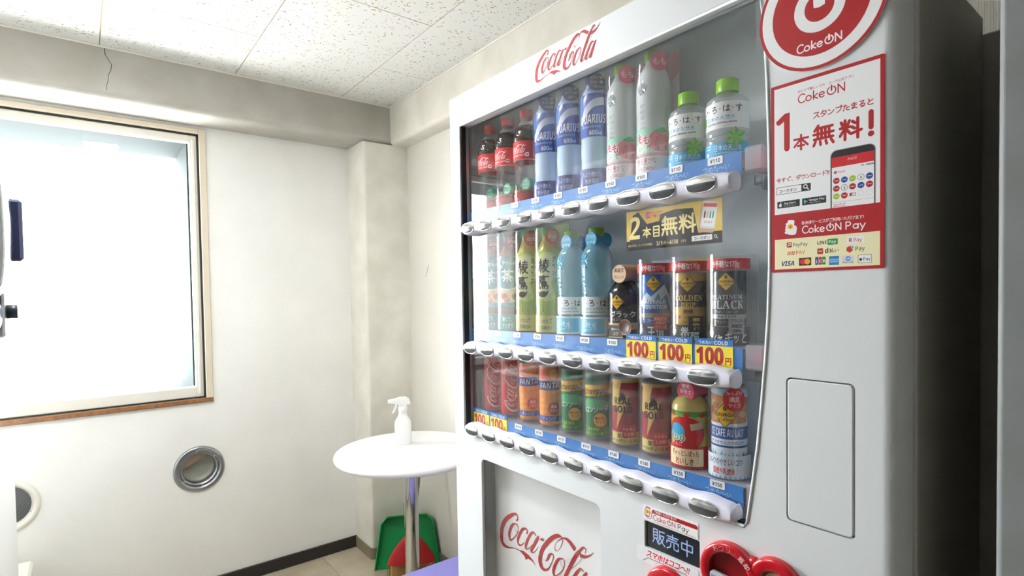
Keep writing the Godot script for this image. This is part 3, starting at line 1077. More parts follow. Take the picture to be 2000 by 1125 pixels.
func build_room():
	# floor: a bed with vinyl tiles
	var fl := boxed("floor", Vector3(X_LEFT - 0.2, -0.2, Z_BACK - 0.3), Vector3(X_RIGHT + 0.2, -0.004, Z_FRONT + 0.2), M.floor_base)
	structure(fl)
	var T := 0.303
	var rng := RandomNumberGenerator.new()
	rng.seed = 5
	var tile := {}
	for i in range(-8, 8):
		for k in range(-12, 26):
			var x0 := maxf(0.93 + i * T, X_LEFT)
			var x1 := minf(0.93 + (i + 1) * T, X_RIGHT)
			var z0 := maxf(-2.49 + k * T, Z_BACK)
			var z1 := minf(-2.49 + (k + 1) * T, Z_FRONT)
			if x1 - x0 < 0.01 or z1 - z0 < 0.01:
				continue
			var key := "%d %d" % [roundi((x1 - x0) * 1000), roundi((z1 - z0) * 1000)]
			if not tile.has(key):
				var s := st()
				box(s, Vector3(0.0007, -0.004, 0.0007), Vector3(x1 - x0 - 0.0007, 0.0, z1 - z0 - 0.0007), 0.0006)
				s.generate_normals()
				tile[key] = s.commit()
			put_mesh(tile[key], "floor_tile", M.floor[rng.randi() % 3], fl, Vector3(x0, 0, z0))
	# ceiling: battens above, fissured boards below, half-lapped
	var ce := boxed("ceiling", Vector3(X_LEFT - 0.2, CEIL + 0.004, Z_BACK - 0.3), Vector3(X_RIGHT + 0.2, CEIL + 0.25, Z_FRONT + 0.2), M.ceiling_back)
	structure(ce)
	var bw := 0.467
	var bl := 0.89
	var board := {}
	for i in range(-3, 4):
		var x0 := maxf(0.08 + i * bw, X_LEFT)
		var x1 := minf(0.08 + (i + 1) * bw, X_RIGHT)
		if x1 - x0 < 0.02:
			continue
		for k in range(-2, 9):
			var zs := -2.18 + (bl / 2.0 if i % 2 != 0 else 0.0)
			var z0 := maxf(zs + k * bl, Z_BACK)
			var z1 := minf(zs + (k + 1) * bl, Z_FRONT)
			if z1 - z0 < 0.02:
				continue
			var key := "%d %d" % [roundi((x1 - x0) * 1000), roundi((z1 - z0) * 1000)]
			if not board.has(key):
				var s := st()
				box(s, Vector3(0.0019, 0, 0.0014), Vector3(x1 - x0 - 0.0019, 0.004, z1 - z0 - 0.0014), 0.0008)
				s.generate_normals()
				board[key] = s.commit()
			put_mesh(board[key], "ceiling_board", M.ceiling, ce, Vector3(x0, CEIL, z0))
	# walls
	var wb := csg_box(Vector3(X_LEFT - 0.2, -0.25, Z_BACK - 0.4), Vector3(X_RIGHT + 0.2, CEIL + 0.2, Z_BACK), M.wall)
	wb.name = "wall_back"
	cut(wb, csg_box(Vector3(-0.73, 0.869, Z_BACK - 0.5), Vector3(0.457, 2.085, Z_BACK + 0.1), M.wall), "window_opening")
	for v in [Vector2(0.393, 0.567), Vector2(-0.25, 0.555)]:
		var hole := CSGCylinder3D.new()
		hole.radius = 0.083
		hole.height = 0.6
		hole.sides = 48
		hole.rotation.x = PI / 2
		hole.position = Vector3(v.x, v.y, Z_BACK)
		hole.material = M.wall
		cut(wb, hole, "vent_opening")
	add_child(wb)
	structure(wb)
	structure(boxed("wall_right", Vector3(X_RIGHT, -0.25, Z_BACK - 0.01), Vector3(X_RIGHT + 0.2, CEIL + 0.2, Z_FRONT + 0.2), M.wall_cream))
	structure(boxed("wall_left", Vector3(X_LEFT - 0.2, -0.25, Z_BACK - 0.01), Vector3(X_LEFT, CEIL + 0.2, Z_FRONT + 0.2), M.wall))
	structure(boxed("wall_front", Vector3(X_LEFT - 0.2, -0.25, Z_FRONT), Vector3(X_RIGHT + 0.2, CEIL + 0.2, Z_FRONT + 0.2), M.wall_cream))
	# closed entrance door behind the camera
	var dr := Node3D.new()
	dr.name = "door_1"
	add_child(dr)
	structure(dr)
	for e in [[-0.20, 0.0, -0.14, 2.06], [0.74, 0.0, 0.80, 2.06], [-0.14, 2.0, 0.74, 2.06]]:
		boxed("frame", Vector3(e[0], e[1], Z_FRONT - 0.05), Vector3(e[2], e[3], Z_FRONT), M.alu, dr, 0.003)
	boxed("leaf", Vector3(-0.14, 0.005, Z_FRONT - 0.04), Vector3(0.74, 2.0, Z_FRONT - 0.005), M.grey_cabinet, dr, 0.003)
	# beams and column
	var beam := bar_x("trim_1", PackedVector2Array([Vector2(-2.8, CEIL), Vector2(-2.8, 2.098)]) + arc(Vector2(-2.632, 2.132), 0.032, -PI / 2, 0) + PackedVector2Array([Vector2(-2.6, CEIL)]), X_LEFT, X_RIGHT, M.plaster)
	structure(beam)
	var crack := st()
	var path := [[0.094, 2.292], [0.096, 2.262], [0.105, 2.245], [0.115, 2.228], [0.112, 2.205], [0.104, 2.188], [0.103, 2.165], [0.098, 2.15], [0.097, 2.128]]
	for i in path.size() - 1:
		var w := 0.0016 - i * 0.0001
		quad(crack, Vector3(path[i][0] - w, path[i][1], -2.5996), Vector3(path[i][0] + w, path[i][1], -2.5996), Vector3(path[i + 1][0] + w, path[i + 1][1], -2.5996), Vector3(path[i + 1][0] - w, path[i + 1][1], -2.5996))
	put(crack, "crack", M.crack, beam)
	structure(bar_z("trim_2", PackedVector2Array([Vector2(X_RIGHT, CEIL), Vector2(1.265, CEIL)]) + arc(Vector2(1.285, 2.118), 0.02, PI, PI * 1.5) + PackedVector2Array([Vector2(X_RIGHT, 2.098)]), -2.6, Z_FRONT, M.beam_right))
	var s3 := st()
	var plan := PackedVector2Array([Vector2(X_RIGHT, -2.8), Vector2(1.115, -2.8)]) + arc(Vector2(1.13, -2.615), 0.015, PI, PI / 2) + PackedVector2Array([Vector2(X_RIGHT, -2.6)])
	extrude(s3, plan, 2.098, Transform3D(Basis(Vector3(1, 0, 0), Vector3(0, 0, 1), Vector3(0, -1, 0)), Vector3.ZERO))
	structure(put(s3, "trim_3", M.column))
	structure(boxed("trim_4", Vector3(X_LEFT, CEIL - 0.007, -2.6), Vector3(1.265, CEIL, -2.594), M.alu, null, 0.0015))
	structure(boxed("trim_5", Vector3(1.259, CEIL - 0.007, -2.594), Vector3(1.265, CEIL, Z_FRONT), M.alu, null, 0.0015))
	# low boxed-in ledge behind the machines, ribbed wall covering above it
	structure(boxed("trim_6", Vector3(1.12, 0, -1.21), Vector3(X_RIGHT, 1.724, Z_FRONT), M.plaster, null, 0.003))
	var ribs := st()
	for i in 400:
		var z := -0.75 + i * 0.0022
		quad(ribs, Vector3(X_RIGHT - 0.0005, 1.724, z), Vector3(X_RIGHT - 0.0016, 1.724, z + 0.0011), Vector3(X_RIGHT - 0.0016, 2.098, z + 0.0011), Vector3(X_RIGHT - 0.0005, 2.098, z))
		quad(ribs, Vector3(X_RIGHT - 0.0016, 1.724, z + 0.0011), Vector3(X_RIGHT - 0.0005, 1.724, z + 0.0022), Vector3(X_RIGHT - 0.0005, 2.098, z + 0.0022), Vector3(X_RIGHT - 0.0016, 2.098, z + 0.0011))
	put(ribs, "ribbed_covering", M.beam_right, get_node("wall_right"))
	var mark := st()
	for e in [[0.0, 0.0], [0.008, 0.016], [0.014, 0.03], [0.024, 0.044]]:
		quad(mark, Vector3(X_RIGHT - 0.0005, 1.42 + e[1], -2.43 + e[0]), Vector3(X_RIGHT - 0.0005, 1.42 + e[1], -2.426 + e[0]), Vector3(X_RIGHT - 0.0005, 1.436 + e[1], -2.418 + e[0]), Vector3(X_RIGHT - 0.0005, 1.436 + e[1], -2.421 + e[0]))
	put(mark, "crack", M.crack, get_node("wall_right"))
	# skirting
	structure(boxed("baseboard_back", Vector3(X_LEFT, 0, -2.8), Vector3(1.115, 0.06, -2.79), M.black_vinyl, null, 0.002))
	var s4 := st()
	extrude(s4, PackedVector2Array([Vector2(X_RIGHT, -2.8), Vector2(1.108, -2.8)]) + arc(Vector2(1.13, -2.615), 0.022, PI, PI / 2) + PackedVector2Array([Vector2(X_RIGHT, -2.593)]), 0.056, Transform3D(Basis(Vector3(1, 0, 0), Vector3(0, 0, 1), Vector3(0, -1, 0)), Vector3.ZERO), 0.002)
	structure(put(s4, "baseboard_column", M.brown_vinyl))
	structure(boxed("baseboard_right", Vector3(X_RIGHT - 0.008, 0, -2.593), Vector3(X_RIGHT, 0.06, Z_FRONT), M.brown_vinyl, null, 0.002))
	structure(boxed("baseboard_left", Vector3(X_LEFT, 0, -2.79), Vector3(X_LEFT + 0.008, 0.06, Z_FRONT), M.black_vinyl, null, 0.002))
	# window
	var wn := Node3D.new()
	wn.name = "window_1"
	add_child(wn)
	structure(wn)
	boxed("casing", Vector3(0.430, 0.869, -2.83), Vector3(0.457, 2.085, -2.790), M.casing, wn, 0.002)
	boxed("casing", Vector3(-0.73, 2.064, -2.83), Vector3(0.430, 2.085, -2.790), M.casing, wn, 0.002)
	boxed("casing", Vector3(-0.73, 0.869, -2.83), Vector3(-0.703, 2.064, -2.790), M.casing, wn, 0.002)
	boxed("sill", Vector3(-0.73, 0.864, -2.83), Vector3(0.457, 0.884, -2.786), M.wood, wn, 0.002)
	for e in [[0.424, 0.884, 0.430, 2.064], [-0.703, 2.058, 0.424, 2.064], [-0.703, 0.884, 0.424, 0.888]]:
		boxed("gasket", Vector3(e[0], e[1], -2.84), Vector3(e[2], e[3], -2.806), M.gasket, wn)
	for e in [[0.394, 0.888, 0.424, 2.058], [-0.703, 2.026, 0.394, 2.058], [-0.703, 0.888, 0.394, 0.935], [-0.703, 0.935, -0.67, 2.026]]:
		boxed("sash", Vector3(e[0], e[1], -2.85), Vector3(e[2], e[3], -2.812), M.alu, wn, 0.003)
	boxed("sash", Vector3(0.402, 0.9, -2.812), Vector3(0.414, 2.04, -2.806), M.alu, wn, 0.002)
	boxed("pane", Vector3(-0.67, 0.935, -2.836), Vector3(0.394, 2.026, -2.831), M.pane, wn)
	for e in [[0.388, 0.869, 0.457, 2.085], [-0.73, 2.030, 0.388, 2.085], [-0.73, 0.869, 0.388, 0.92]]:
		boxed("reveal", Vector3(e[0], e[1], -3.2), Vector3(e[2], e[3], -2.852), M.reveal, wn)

# ---------------------------------------------------------------- the vending machine
const RED := Color(0.68, 0.03, 0.065)
const INK := Color(0.12, 0.12, 0.13)
const PAPER := Color(0.955, 0.955, 0.95)

func column_z(k: int) -> float:
	return -0.486 - PITCH * (9 - k)

func csg_cut(poly: PackedVector2Array, x0: float, x1: float, base: Vector3) -> CSGPolygon3D:
	var c := CSGPolygon3D.new()
	c.polygon = poly
	c.depth = x1 - x0
	c.transform = Transform3D(Basis(Vector3(0, 0, 1), Vector3(0, 1, 0), Vector3(-1, 0, 0)), Vector3(x0, 0, 0) - base)
	c.operation = CSGShape3D.OPERATION_SUBTRACTION
	return c

# the flowing script as flat ribbons on a plane looking to -x, each a hair in front of the one before
func ink_mesh(x: float, z0: float, ytop: float, k: float, called: String, m: Material, parent: Node3D, off: Vector3):
	var s := st()
	var depth := x
	for r: Array in script_ribbons:
		depth -= 0.00003
		var p := Cv.curve(r.map(func(v): return Vector2(v.x, v.y)), 6)
		var w := Cv.curve(r.map(func(v): return Vector2(v.z, 0)), 6)
		var n := p.size()
		var edge := []
		for i in n:
			var d: Vector2 = (p[mini(i + 1, n - 1)] - p[maxi(i - 1, 0)]).normalized().orthogonal() * maxf(w[i].x, 0.7) * 0.5
			edge.append([p[i] + d, p[i] - d])
		for i in n - 1:
			var q := []
			for v: Vector2 in [edge[i][0], edge[i + 1][0], edge[i + 1][1], edge[i][1]]:
				q.append(Vector3(depth, ytop - v.y * k, z0 + v.x * k))
			quad(s, q[0], q[1], q[2], q[3])
	for c: Array in script_logo.slice(script_ribbons.size()):
		depth -= 0.00003
		var idx := Geometry2D.triangulate_polygon(c[0])
		for i in idx:
			s.add_vertex(Vector3(depth, ytop - c[0][i].y * k, z0 + c[0][i].x * k))
	put(s, called, m, parent, off)

func display_outline() -> PackedVector2Array:
	var p := PackedVector2Array([Vector2(-1.175, 0.986), Vector2(-1.175, 1.7535)])
	p.append(Vector2(-0.3975, 1.7535))
	for e in [[-0.390, 1.70], [-0.386, 1.62], [-0.3835, 1.53], [-0.383, 1.45], [-0.3835, 1.36], [-0.386, 1.29], [-0.390, 1.232], [-0.396, 1.165], [-0.402, 1.105], [-0.411, 1.04], [-0.4185, 0.988]]:
		p.append(Vector2(e[0], e[1]))
	p.append(Vector2(-0.424, 0.980))
	p.append(Vector2(-1.169, 0.980))
	return p

func build_machine():
	var B := Vector3(0.9, 0, -0.722)
	var o := -B
	var vm := thing("vending_machine", "white drinks vending machine with glass display and red signs on its right panel", "vending machine", B)
	# door: a slab with a rounded right edge, cut open for the display, the lower show window, the hatch and the screen
	var door := CSGPolygon3D.new()
	door.name = "door"
	door.polygon = PackedVector2Array([Vector2(0.788, -1.222), Vector2(0.764, -1.222), Vector2(FRONT, -1.219)]) + arc(Vector2(FRONT + 0.024, -0.246), 0.024, PI, PI / 2, 14) + PackedVector2Array([Vector2(0.788, -0.222)])
	door.depth = 1.75
	door.transform = Transform3D(Basis(Vector3(1, 0, 0), Vector3(0, 0, 1), Vector3(0, -1, 0)), Vector3(0, 0.08, 0) + o)
	door.material = M.white
	var cuts := [[display_outline(), 0.70, 0.80, "display_opening"], [round_rect(-1.104, 0.30, -0.711, 0.927, 0.014), 0.70, 0.80, "show_window_opening"], [round_rect(-0.3615, 1.010, -0.2755, 1.209, 0.007), 0.70, 0.769, "hatch_opening"], [round_rect(-0.607, 0.885, -0.498, 0.932, 0.003), 0.70, 0.767, "screen_opening"]]
	for c in cuts:
		var cc := csg_cut(c[0], c[1], c[2], Vector3.ZERO)
		cc.name = c[3]
		cc.material = M.white
		cc.transform = Transform3D(door.transform.basis.inverse(), Vector3.ZERO) * Transform3D(Basis(), o - door.transform.origin) * cc.transform
		door.add_child(cc, true)
	vm.add_child(door, true)
	# cabinet behind the door, hollow where the drinks stand
	var cab := csg_box(Vector3(0.797, 0.08, -1.216), Vector3(1.105, 1.742, -0.223), M.body)
	cab.name = "cabinet"
	cab.position += o
	var hollow := csg_box(Vector3(0.70, 0.955, -1.200), Vector3(0.915, 1.80, -0.330), M.inner)
	hollow.position += o
	cut(cab, hollow, "display_space")
	var low := csg_box(Vector3(0.70, 0.28, -1.13), Vector3(0.83, 0.94, -0.69), M.inner)
	low.position += o
	cut(cab, low, "show_space")
	vm.add_child(cab, true)
	var s0 := st()
	box(s0, Vector3(0.788, 1.815, -1.219), Vector3(0.93, 1.829, -0.225), 0.003)
	box(s0, Vector3(0.917, 1.742, -1.219), Vector3(0.93, 1.816, -0.225))
	box(s0, Vector3(0.788, 1.742, -1.219), Vector3(0.918, 1.816, -1.207))
	box(s0, Vector3(0.788, 1.742, -0.33), Vector3(0.918, 1.816, -0.225))
	put(s0, "header", M.white, vm, o)
	boxed("edge_trim", Vector3(0.788, 0.08, -0.2235), Vector3(0.797, 1.80, -0.2185), M.trim, vm, 0.001, o)
	boxed("edge_trim", Vector3(0.788, 0.08, -1.2215), Vector3(0.797, 1.742, -1.2165), M.trim, vm, 0.001, o)
	boxed("plinth", Vector3(0.82, 0.0, -1.18), Vector3(1.08, 0.08, -0.26), M.black, vm, 0.004, o)
	# rim and black seal round the display opening
	var rim := []
	var ol := display_outline()
	for p in ol:
		rim.append(Vector3(FRONT + 0.001, p.y, p.x))
	rim.append(rim[0])
	var s := st(true)
	tube(s, rim, 0.0028, 8)
	put(s, "display_rim", M.white, vm, o)
	s = st()
	box(s, Vector3(0.765, 0.980, -1.1748), Vector3(GLASS, 1.7533, -1.1705))
	box(s, Vector3(0.765, 0.9803, -1.1705), Vector3(GLASS, 0.9845, -0.426))
	put(s, "display_seal", M.seal, vm, o)
	# pane
	s = st()
	var inner := PackedVector2Array()
	for p in ol:
		inner.append(p)
	extrude(s, inner, 0.003, facing(GLASS + 0.003, 0, 0))
	put(s, "display_glass", M.glass, vm, o)
	# inside
	boxed("back_panel", Vector3(0.900, 0.958, -1.198), Vector3(0.913, 1.813, -0.332), M.inner, vm, 0.0, o)
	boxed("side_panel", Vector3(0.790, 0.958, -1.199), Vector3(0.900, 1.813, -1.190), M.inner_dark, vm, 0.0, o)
	s = st(true)
	tube(s, [Vector3(0.7865, 1.7725, -1.13), Vector3(0.7865, 1.7725, -0.80)], 0.0072, 14)
	tube(s, [Vector3(0.7865, 1.7725, -0.775), Vector3(0.7865, 1.7725, -0.50)], 0.0072, 14)
	put(s, "lamp_cover", M.lamp_cover, vm, o)
	s = st()
	box(s, Vector3(0.779, 1.764, -0.803), Vector3(0.796, 1.781, -0.772), 0.002)
	put(s, "lamp_socket", M.grey_plastic, vm, o)
	s = st()
	box(s, Vector3(0.779, 1.762, -0.50), Vector3(0.796, 1.781, -0.425), 0.002)
	put(s, "lamp_socket", M.grey_plastic, vm, o)
	for e in [[-0.414, -0.405, 1.680, 1.775], [-1.155, -1.148, 1.72, 1.775]]:
		boxed("hook", Vector3(0.783, e[2], e[0]), Vector3(0.787, e[3], e[1]), M.acrylic, vm, 0.001, o)
	# three shelves with price strips, rails and buttons
	var prices := [["190", "190", "190", "180", "180", "180", "160", "160", "110", "110"], ["150", "150", "160", "160", "130", "130", "160", "", "", ""], ["", "", "110", "110", "110", "110", "140", "140", "150", "150"]]
	var tags := {}
	for p in ["190", "180", "160", "150", "140", "130", "110"]:
		var cv := Cv.new(128, 58, PAPER)
		cv.tx("¥" + p, 64, 45, 42, INK, {"font": "b", "at": 0.5, "sx": 0.98})
		tags[p] = print_mat(cv)
	var hundred := hundred_print()
	for r in 3:
		var yr: float = ROW_Y[r]
		var ys: float = SHELF_Y[r]
		var shelf := boxed("shelf", Vector3(0.7835, ys - 0.004, -1.165), Vector3(0.898, ys - 0.001, -0.436), M.acrylic_frost, vm, 0.001, o)
		var cv := Cv.new(2048, 80, Color(0.20, 0.47, 0.74))
		for k in 10:
			var u := (column_z(k) + 1.165) / 0.729 * 2048.0
			cv.tx("つめた〜い", u + 22, [52, 60, 60][r], 27, Color(0.66, 0.82, 0.93), {"at": 0.5, "lw": 0.08})
		plate("price_strip", 0.7828, -1.165, yr + 0.009, -0.436, ys - 0.001, print_mat(cv, 0.4), vm, o, 0.0008)
		for k in 10:
			var bz := column_z(k)
			if prices[r][k] != "":
				plate("price_tag", 0.7818, bz - 0.006, ys - 0.0135, bz + 0.0195, ys - 0.0015, tags[prices[r][k]], vm, o, 0.0006, 0.001)
			elif r > 0:
				var pl := plate("offer_tag", 0.7816, bz - 0.031, ys - 0.034, bz + 0.035, ys + 0.0105, hundred, vm, o, 0.0006, 0.001)
				pl.set_meta("label", "yellow cold drink offer tag reading 100 yen")
		# rail in two lengths
		for seg in [[-1.163, -0.7375], [-0.737, -0.441]]:
			s = st(true)
			var n := 60
			var rows := 14
			var pt := func(i: int, j: int) -> Vector3:
				var z: float = lerpf(seg[0], seg[1], float(i) / n)
				var h: float = 0.0165 + 0.0019 * cos(TAU * (z - column_z(0)) / PITCH)
				var near: float = minf(z + 1.163, -0.441 - z)
				h *= clampf(0.72 + near * 40.0, 0.72, 1.0)
				var a := PI * j / rows
				var cy := cos(a)
				return Vector3(GLASS - 0.0245 * pow(sin(a), 0.62), yr + h * signf(cy) * pow(absf(cy), 0.62), z)
			for i in n:
				for j in rows:
					quad(s, pt.call(i, j), pt.call(i, j + 1), pt.call(i + 1, j + 1), pt.call(i + 1, j))
			put(s, "button_rail", M.rail, vm, o)
		s = st(true)
		var capn := 16
		for i in 6:
			for j in capn:
				var q := []
				for e in [[i, j], [i, j + 1], [i + 1, j + 1], [i + 1, j]]:
					var a: float = PI * e[1] / capn
					var f: float = sqrt(maxf(0.0, 1.0 - pow(e[0] / 6.0, 2.0)))
					q.append(Vector3(GLASS - 0.0242 * pow(sin(a), 0.7) * f, yr + 0.0148 * cos(a) * f, -0.441 + 0.007 * e[0] / 6.0))
				quad(s, q[0], q[1], q[2], q[3])
		put(s, "rail_end", M.rail, vm, o)
		for k in 10:
			button(vm, Vector3(GLASS - 0.0248, yr, column_z(k)), o)
		# clear tray end and bracket to the right of the rail
		s = st()
		box(s, Vector3(0.7835, ys - 0.034, -0.4345), Vector3(0.86, ys + 0.004, -0.404), 0.003)
		put(s, "tray_end", M.acrylic_frost, vm, o)
		boxed("tray_marker", Vector3(0.80, ys - 0.028, -0.431), Vector3(0.83, ys - 0.006, -0.410), mat(Color(0.80, 0.30, 0.38), 0.4), vm, 0.001, o)
		s = st()
		box(s, Vector3(0.80, ys - 0.052, -0.427), Vector3(0.90, ys - 0.037, -0.415), 0.001)
		box(s, Vector3(0.80, ys - 0.060, -0.415), Vector3(0.83, ys - 0.037, -0.412), 0.001)
		put(s, "bracket", M.steel, vm, o)
	promo(vm, o)
	# header script
	ink_mesh(FRONT - 0.0005, -0.8765, 1.824, 0.0006023, "script_lettering", M.logo_red, vm, o)
	# lower show window: recess, white back board with script, pane
	s = st()
	box(s, Vector3(0.7692, 0.302, -1.1036), Vector3(0.800, 0.9255, -1.1012))
	put(s, "recess_side", mat(Color(0.50, 0.53, 0.54), 0.4), vm, o)
	boxed("back_board", Vector3(0.800, 0.29, -1.104), Vector3(0.806, 0.937, -0.70), M.white_plastic, vm, 0.0, o)
	ink_mesh(0.7995, -1.0774, 0.8038, 0.001037, "script_lettering", M.logo_red_light, vm, o)
	plate("show_glass", 0.768, -1.1035, 0.3005, -0.7115, 0.9265, M.glass, vm, o, 0.003, 0.013)
	# hatch
	s = st()
	extrude(s, round_rect(-0.3597, 1.0118, -0.2773, 1.2072, 0.006), 0.0085, facing(0.769, 0, 0), 0.0015)
	put(s, "service_hatch", M.white, vm, o)
	boxed("hatch_gap", Vector3(0.7685, 1.0105, -0.361), Vector3(0.7690, 1.2085, -0.276), M.seal, vm, 0.0, o)
	signs(vm, o)
	coin_parts(vm, o)

func button(vm: Node3D, at: Vector3, o: Vector3):
	var a := 0.0252
	var b := 0.0124
	if not M.has("button_meshes"):
		var edge := func(t: float) -> Vector2:   # rounded oblong
			var c := cos(t)
			var sn := sin(t)
			return Vector2(a * signf(c) * pow(absf(c), 0.72), b * signf(sn) * pow(absf(sn), 0.82))
		var ring := []
		for k in 41:
			var e: Vector2 = edge.call(TAU * k / 40)
			ring.append(Vector3(0, e.y, e.x))
		var s1 := st(true)
		tube(s1, ring, 0.0011, 8)
		s1.generate_normals()
		var half := []
		for side in [1.0, -1.0]:
			var s2 := st(true)
			var N := 16
			var Mr := 6
			var pt := func(i: int, j: int) -> Vector3:
				var e: Vector2 = edge.call(PI * i / N * side)
				var split := 0.0012
				var y := lerpf(split, e.y, float(j) / Mr)
				if absf(e.y) < 1e-5:
					y = split * (1.0 - float(j) / Mr)
				var rho := pow(e.x / a, 2.0) * 0.6 + pow(y / b, 2.0)
				return Vector3(-0.0034 * (1.0 - minf(rho, 1.0)), y, e.x)
			for i in N:
				for j in Mr:
					quad(s2, pt.call(i, j), pt.call(i + 1, j), pt.call(i + 1, j + 1), pt.call(i, j + 1))
			s2.generate_normals()
			half.append(s2.commit())
		M.button_meshes = [s1.commit(), half[0], half[1]]
	var ringm := put_mesh(M.button_meshes[0], "selection_button", M.chrome, vm, at + o)
	put_mesh(M.button_meshes[1], "upper_face", M.button_pale_reflection, ringm)
	put_mesh(M.button_meshes[2], "lower_face", M.button_dark_reflection, ringm)

func hundred_print() -> StandardMaterial3D:
	var cv := Cv.new(330, 222, Color(0.98, 0.90, 0.20))
	cv.rect(0, 0, 330, 54, Color(0.06, 0.42, 0.72))
	cv.tx("つめたい", 28, 43, 34, PAPER, {"lw": 0.12})
	cv.tx("COLD", 168, 44, 42, PAPER, {"font": "b", "sx": 1.1})
	cv.tx("100", 8, 196, 172, RED, {"font": "b", "sx": 0.86, "bold": 0.06})
	cv.tx("円", 258, 192, 66, RED, {"lw": 0.12})
	return print_mat(cv)

func promo(vm: Node3D, o: Vector3):
	var cv := Cv.new(768, 284, Color(0.90, 0.77, 0.36))
	# dark block with the big words' drop shade
	cv.poly([Vector2(0, 218), Vector2(560, 218), Vector2(560, 208), Vector2(768, 208), Vector2(768, 284), Vector2(0, 284)], Color(0.14, 0.12, 0.10))
	cv.poly([Vector2(60, 30), Vector2(110, 14), Vector2(185, 105), Vector2(290, 95), Vector2(300, 50), Vector2(420, 30), Vector2(560, 40), Vector2(600, 218), Vector2(30, 218)], Color(0.14, 0.12, 0.10))
	var gold := Color(0.97, 0.90, 0.60)
	cv.tx("2", 14, 206, 224, gold, {"font": "b", "sx": 0.92, "slant": 0.06})
	cv.tx("本目", 142, 196, 86, gold, {"lw": 0.13})
	cv.tx("無料", 304, 190, 146, gold, {"lw": 0.11})
	cv.rect(176, 22, 40, 44, Color(0.85, 0.16, 0.10), 8)
	cv.ring(196, 46, 12, 4, PAPER, -PI / 2 + 0.6, PI * 1.5 - 0.6)
	cv.line([Vector2(196, 28), Vector2(196, 44)], 5, PAPER)
	cv.tx("コークオン", 222, 40, 21, Color(0.80, 0.16, 0.10), {"lw": 0.13})
	cv.tx("で買うと", 226, 64, 21, Color(0.80, 0.16, 0.10), {"lw": 0.13})
	# a phone with the ticket, tilted
	var keep := cv.t
	cv.t = Transform2D(0.16, Vector2(672, 110))
	cv.rect(-62, -88, 116, 190, Color(0.80, 0.66, 0.52), 18)
	cv.rect(-52, -100, 108, 176, Color(0.88, 0.89, 0.90), 12)
	cv.rect(-46, -84, 96, 146, PAPER)
	cv.rect(-46, -84, 96, 22, Color(0.80, 0.20, 0.14))
	for e in [[-34, 0.45, 0.10, 0.10], [-14, 0.80, 0.75, 0.20], [6, 0.25, 0.50, 0.75], [26, 0.30, 0.62, 0.40]]:
		cv.rect(e[0], -30, 11, 40, Color(e[1], e[2], e[3]), 4)
		cv.rect(e[0] + 3, -38, 5, 10, Color(e[1], e[2], e[3]))
	cv.tx("TICKET", 2, 42, 19, Color(0.85, 0.25, 0.2), {"at": 0.5, "font": "r"})
	cv.t = keep
	cv.tx("初めての方、久しぶりの方限定", 12, 258, 19, gold, {"lw": 0.1, "gap": -0.1, "sx": 0.95})
	cv.tx("3/1", 264, 264, 40, gold, {"font": "b", "sx": 0.9})
	cv.tx("(日)", 318, 258, 24, gold, {"font": "b"})
	cv.tx("-4/30", 362, 264, 40, gold, {"font": "b", "sx": 0.85})
	cv.tx("(木)", 466, 258, 24, gold, {"font": "b"})
	cv.rect(548, 224, 150, 36, PAPER)
	cv.tx("コークオン", 562, 253, 25, INK, {"lw": 0.12})
	cv.rect(704, 224, 40, 36, Color(0.25, 0.24, 0.22))
	cv.ring(721, 239, 8, 4, PAPER)
	cv.line([Vector2(727, 246), Vector2(735, 254)], 5, PAPER)
	var pl := plate("promotion_card", 0.7822, -0.657, 1.404, -0.468, 1.4735, print_mat(cv), vm, o, 0.0007)
	pl.set_meta("label", "yellow and black offer card behind the glass")

# phone held in a hand with a gold coin on its screen
func hand_phone(cv: Cv, x: float, y: float, k: float, line_col: Color):
	var keep := cv.t
	cv.t = keep * Transform2D(0.12, Vector2(x, y)) * Transform2D(Vector2(k, 0), Vector2(0, k), Vector2.ZERO)
	cv.rect(-16, -14, 44, 46, line_col, 14)
	cv.rect(-13, -11, 38, 40, PAPER, 12)
	cv.rect(-19, -38, 32, 62, line_col, 6)
	cv.rect(-16, -30, 26, 46, PAPER)
	for i in 4:
		cv.oval(-19, -18 + i * 13, 8, 7, line_col)
		cv.oval(-19, -18 + i * 13, 5.5, 4.5, PAPER)
	cv.oval(-3, -7, 13, 13, Color(0.96, 0.75, 0.15))
	cv.tx("¥", -3, 0, 19, RED, {"font": "b", "at": 0.5})
	cv.t = keep

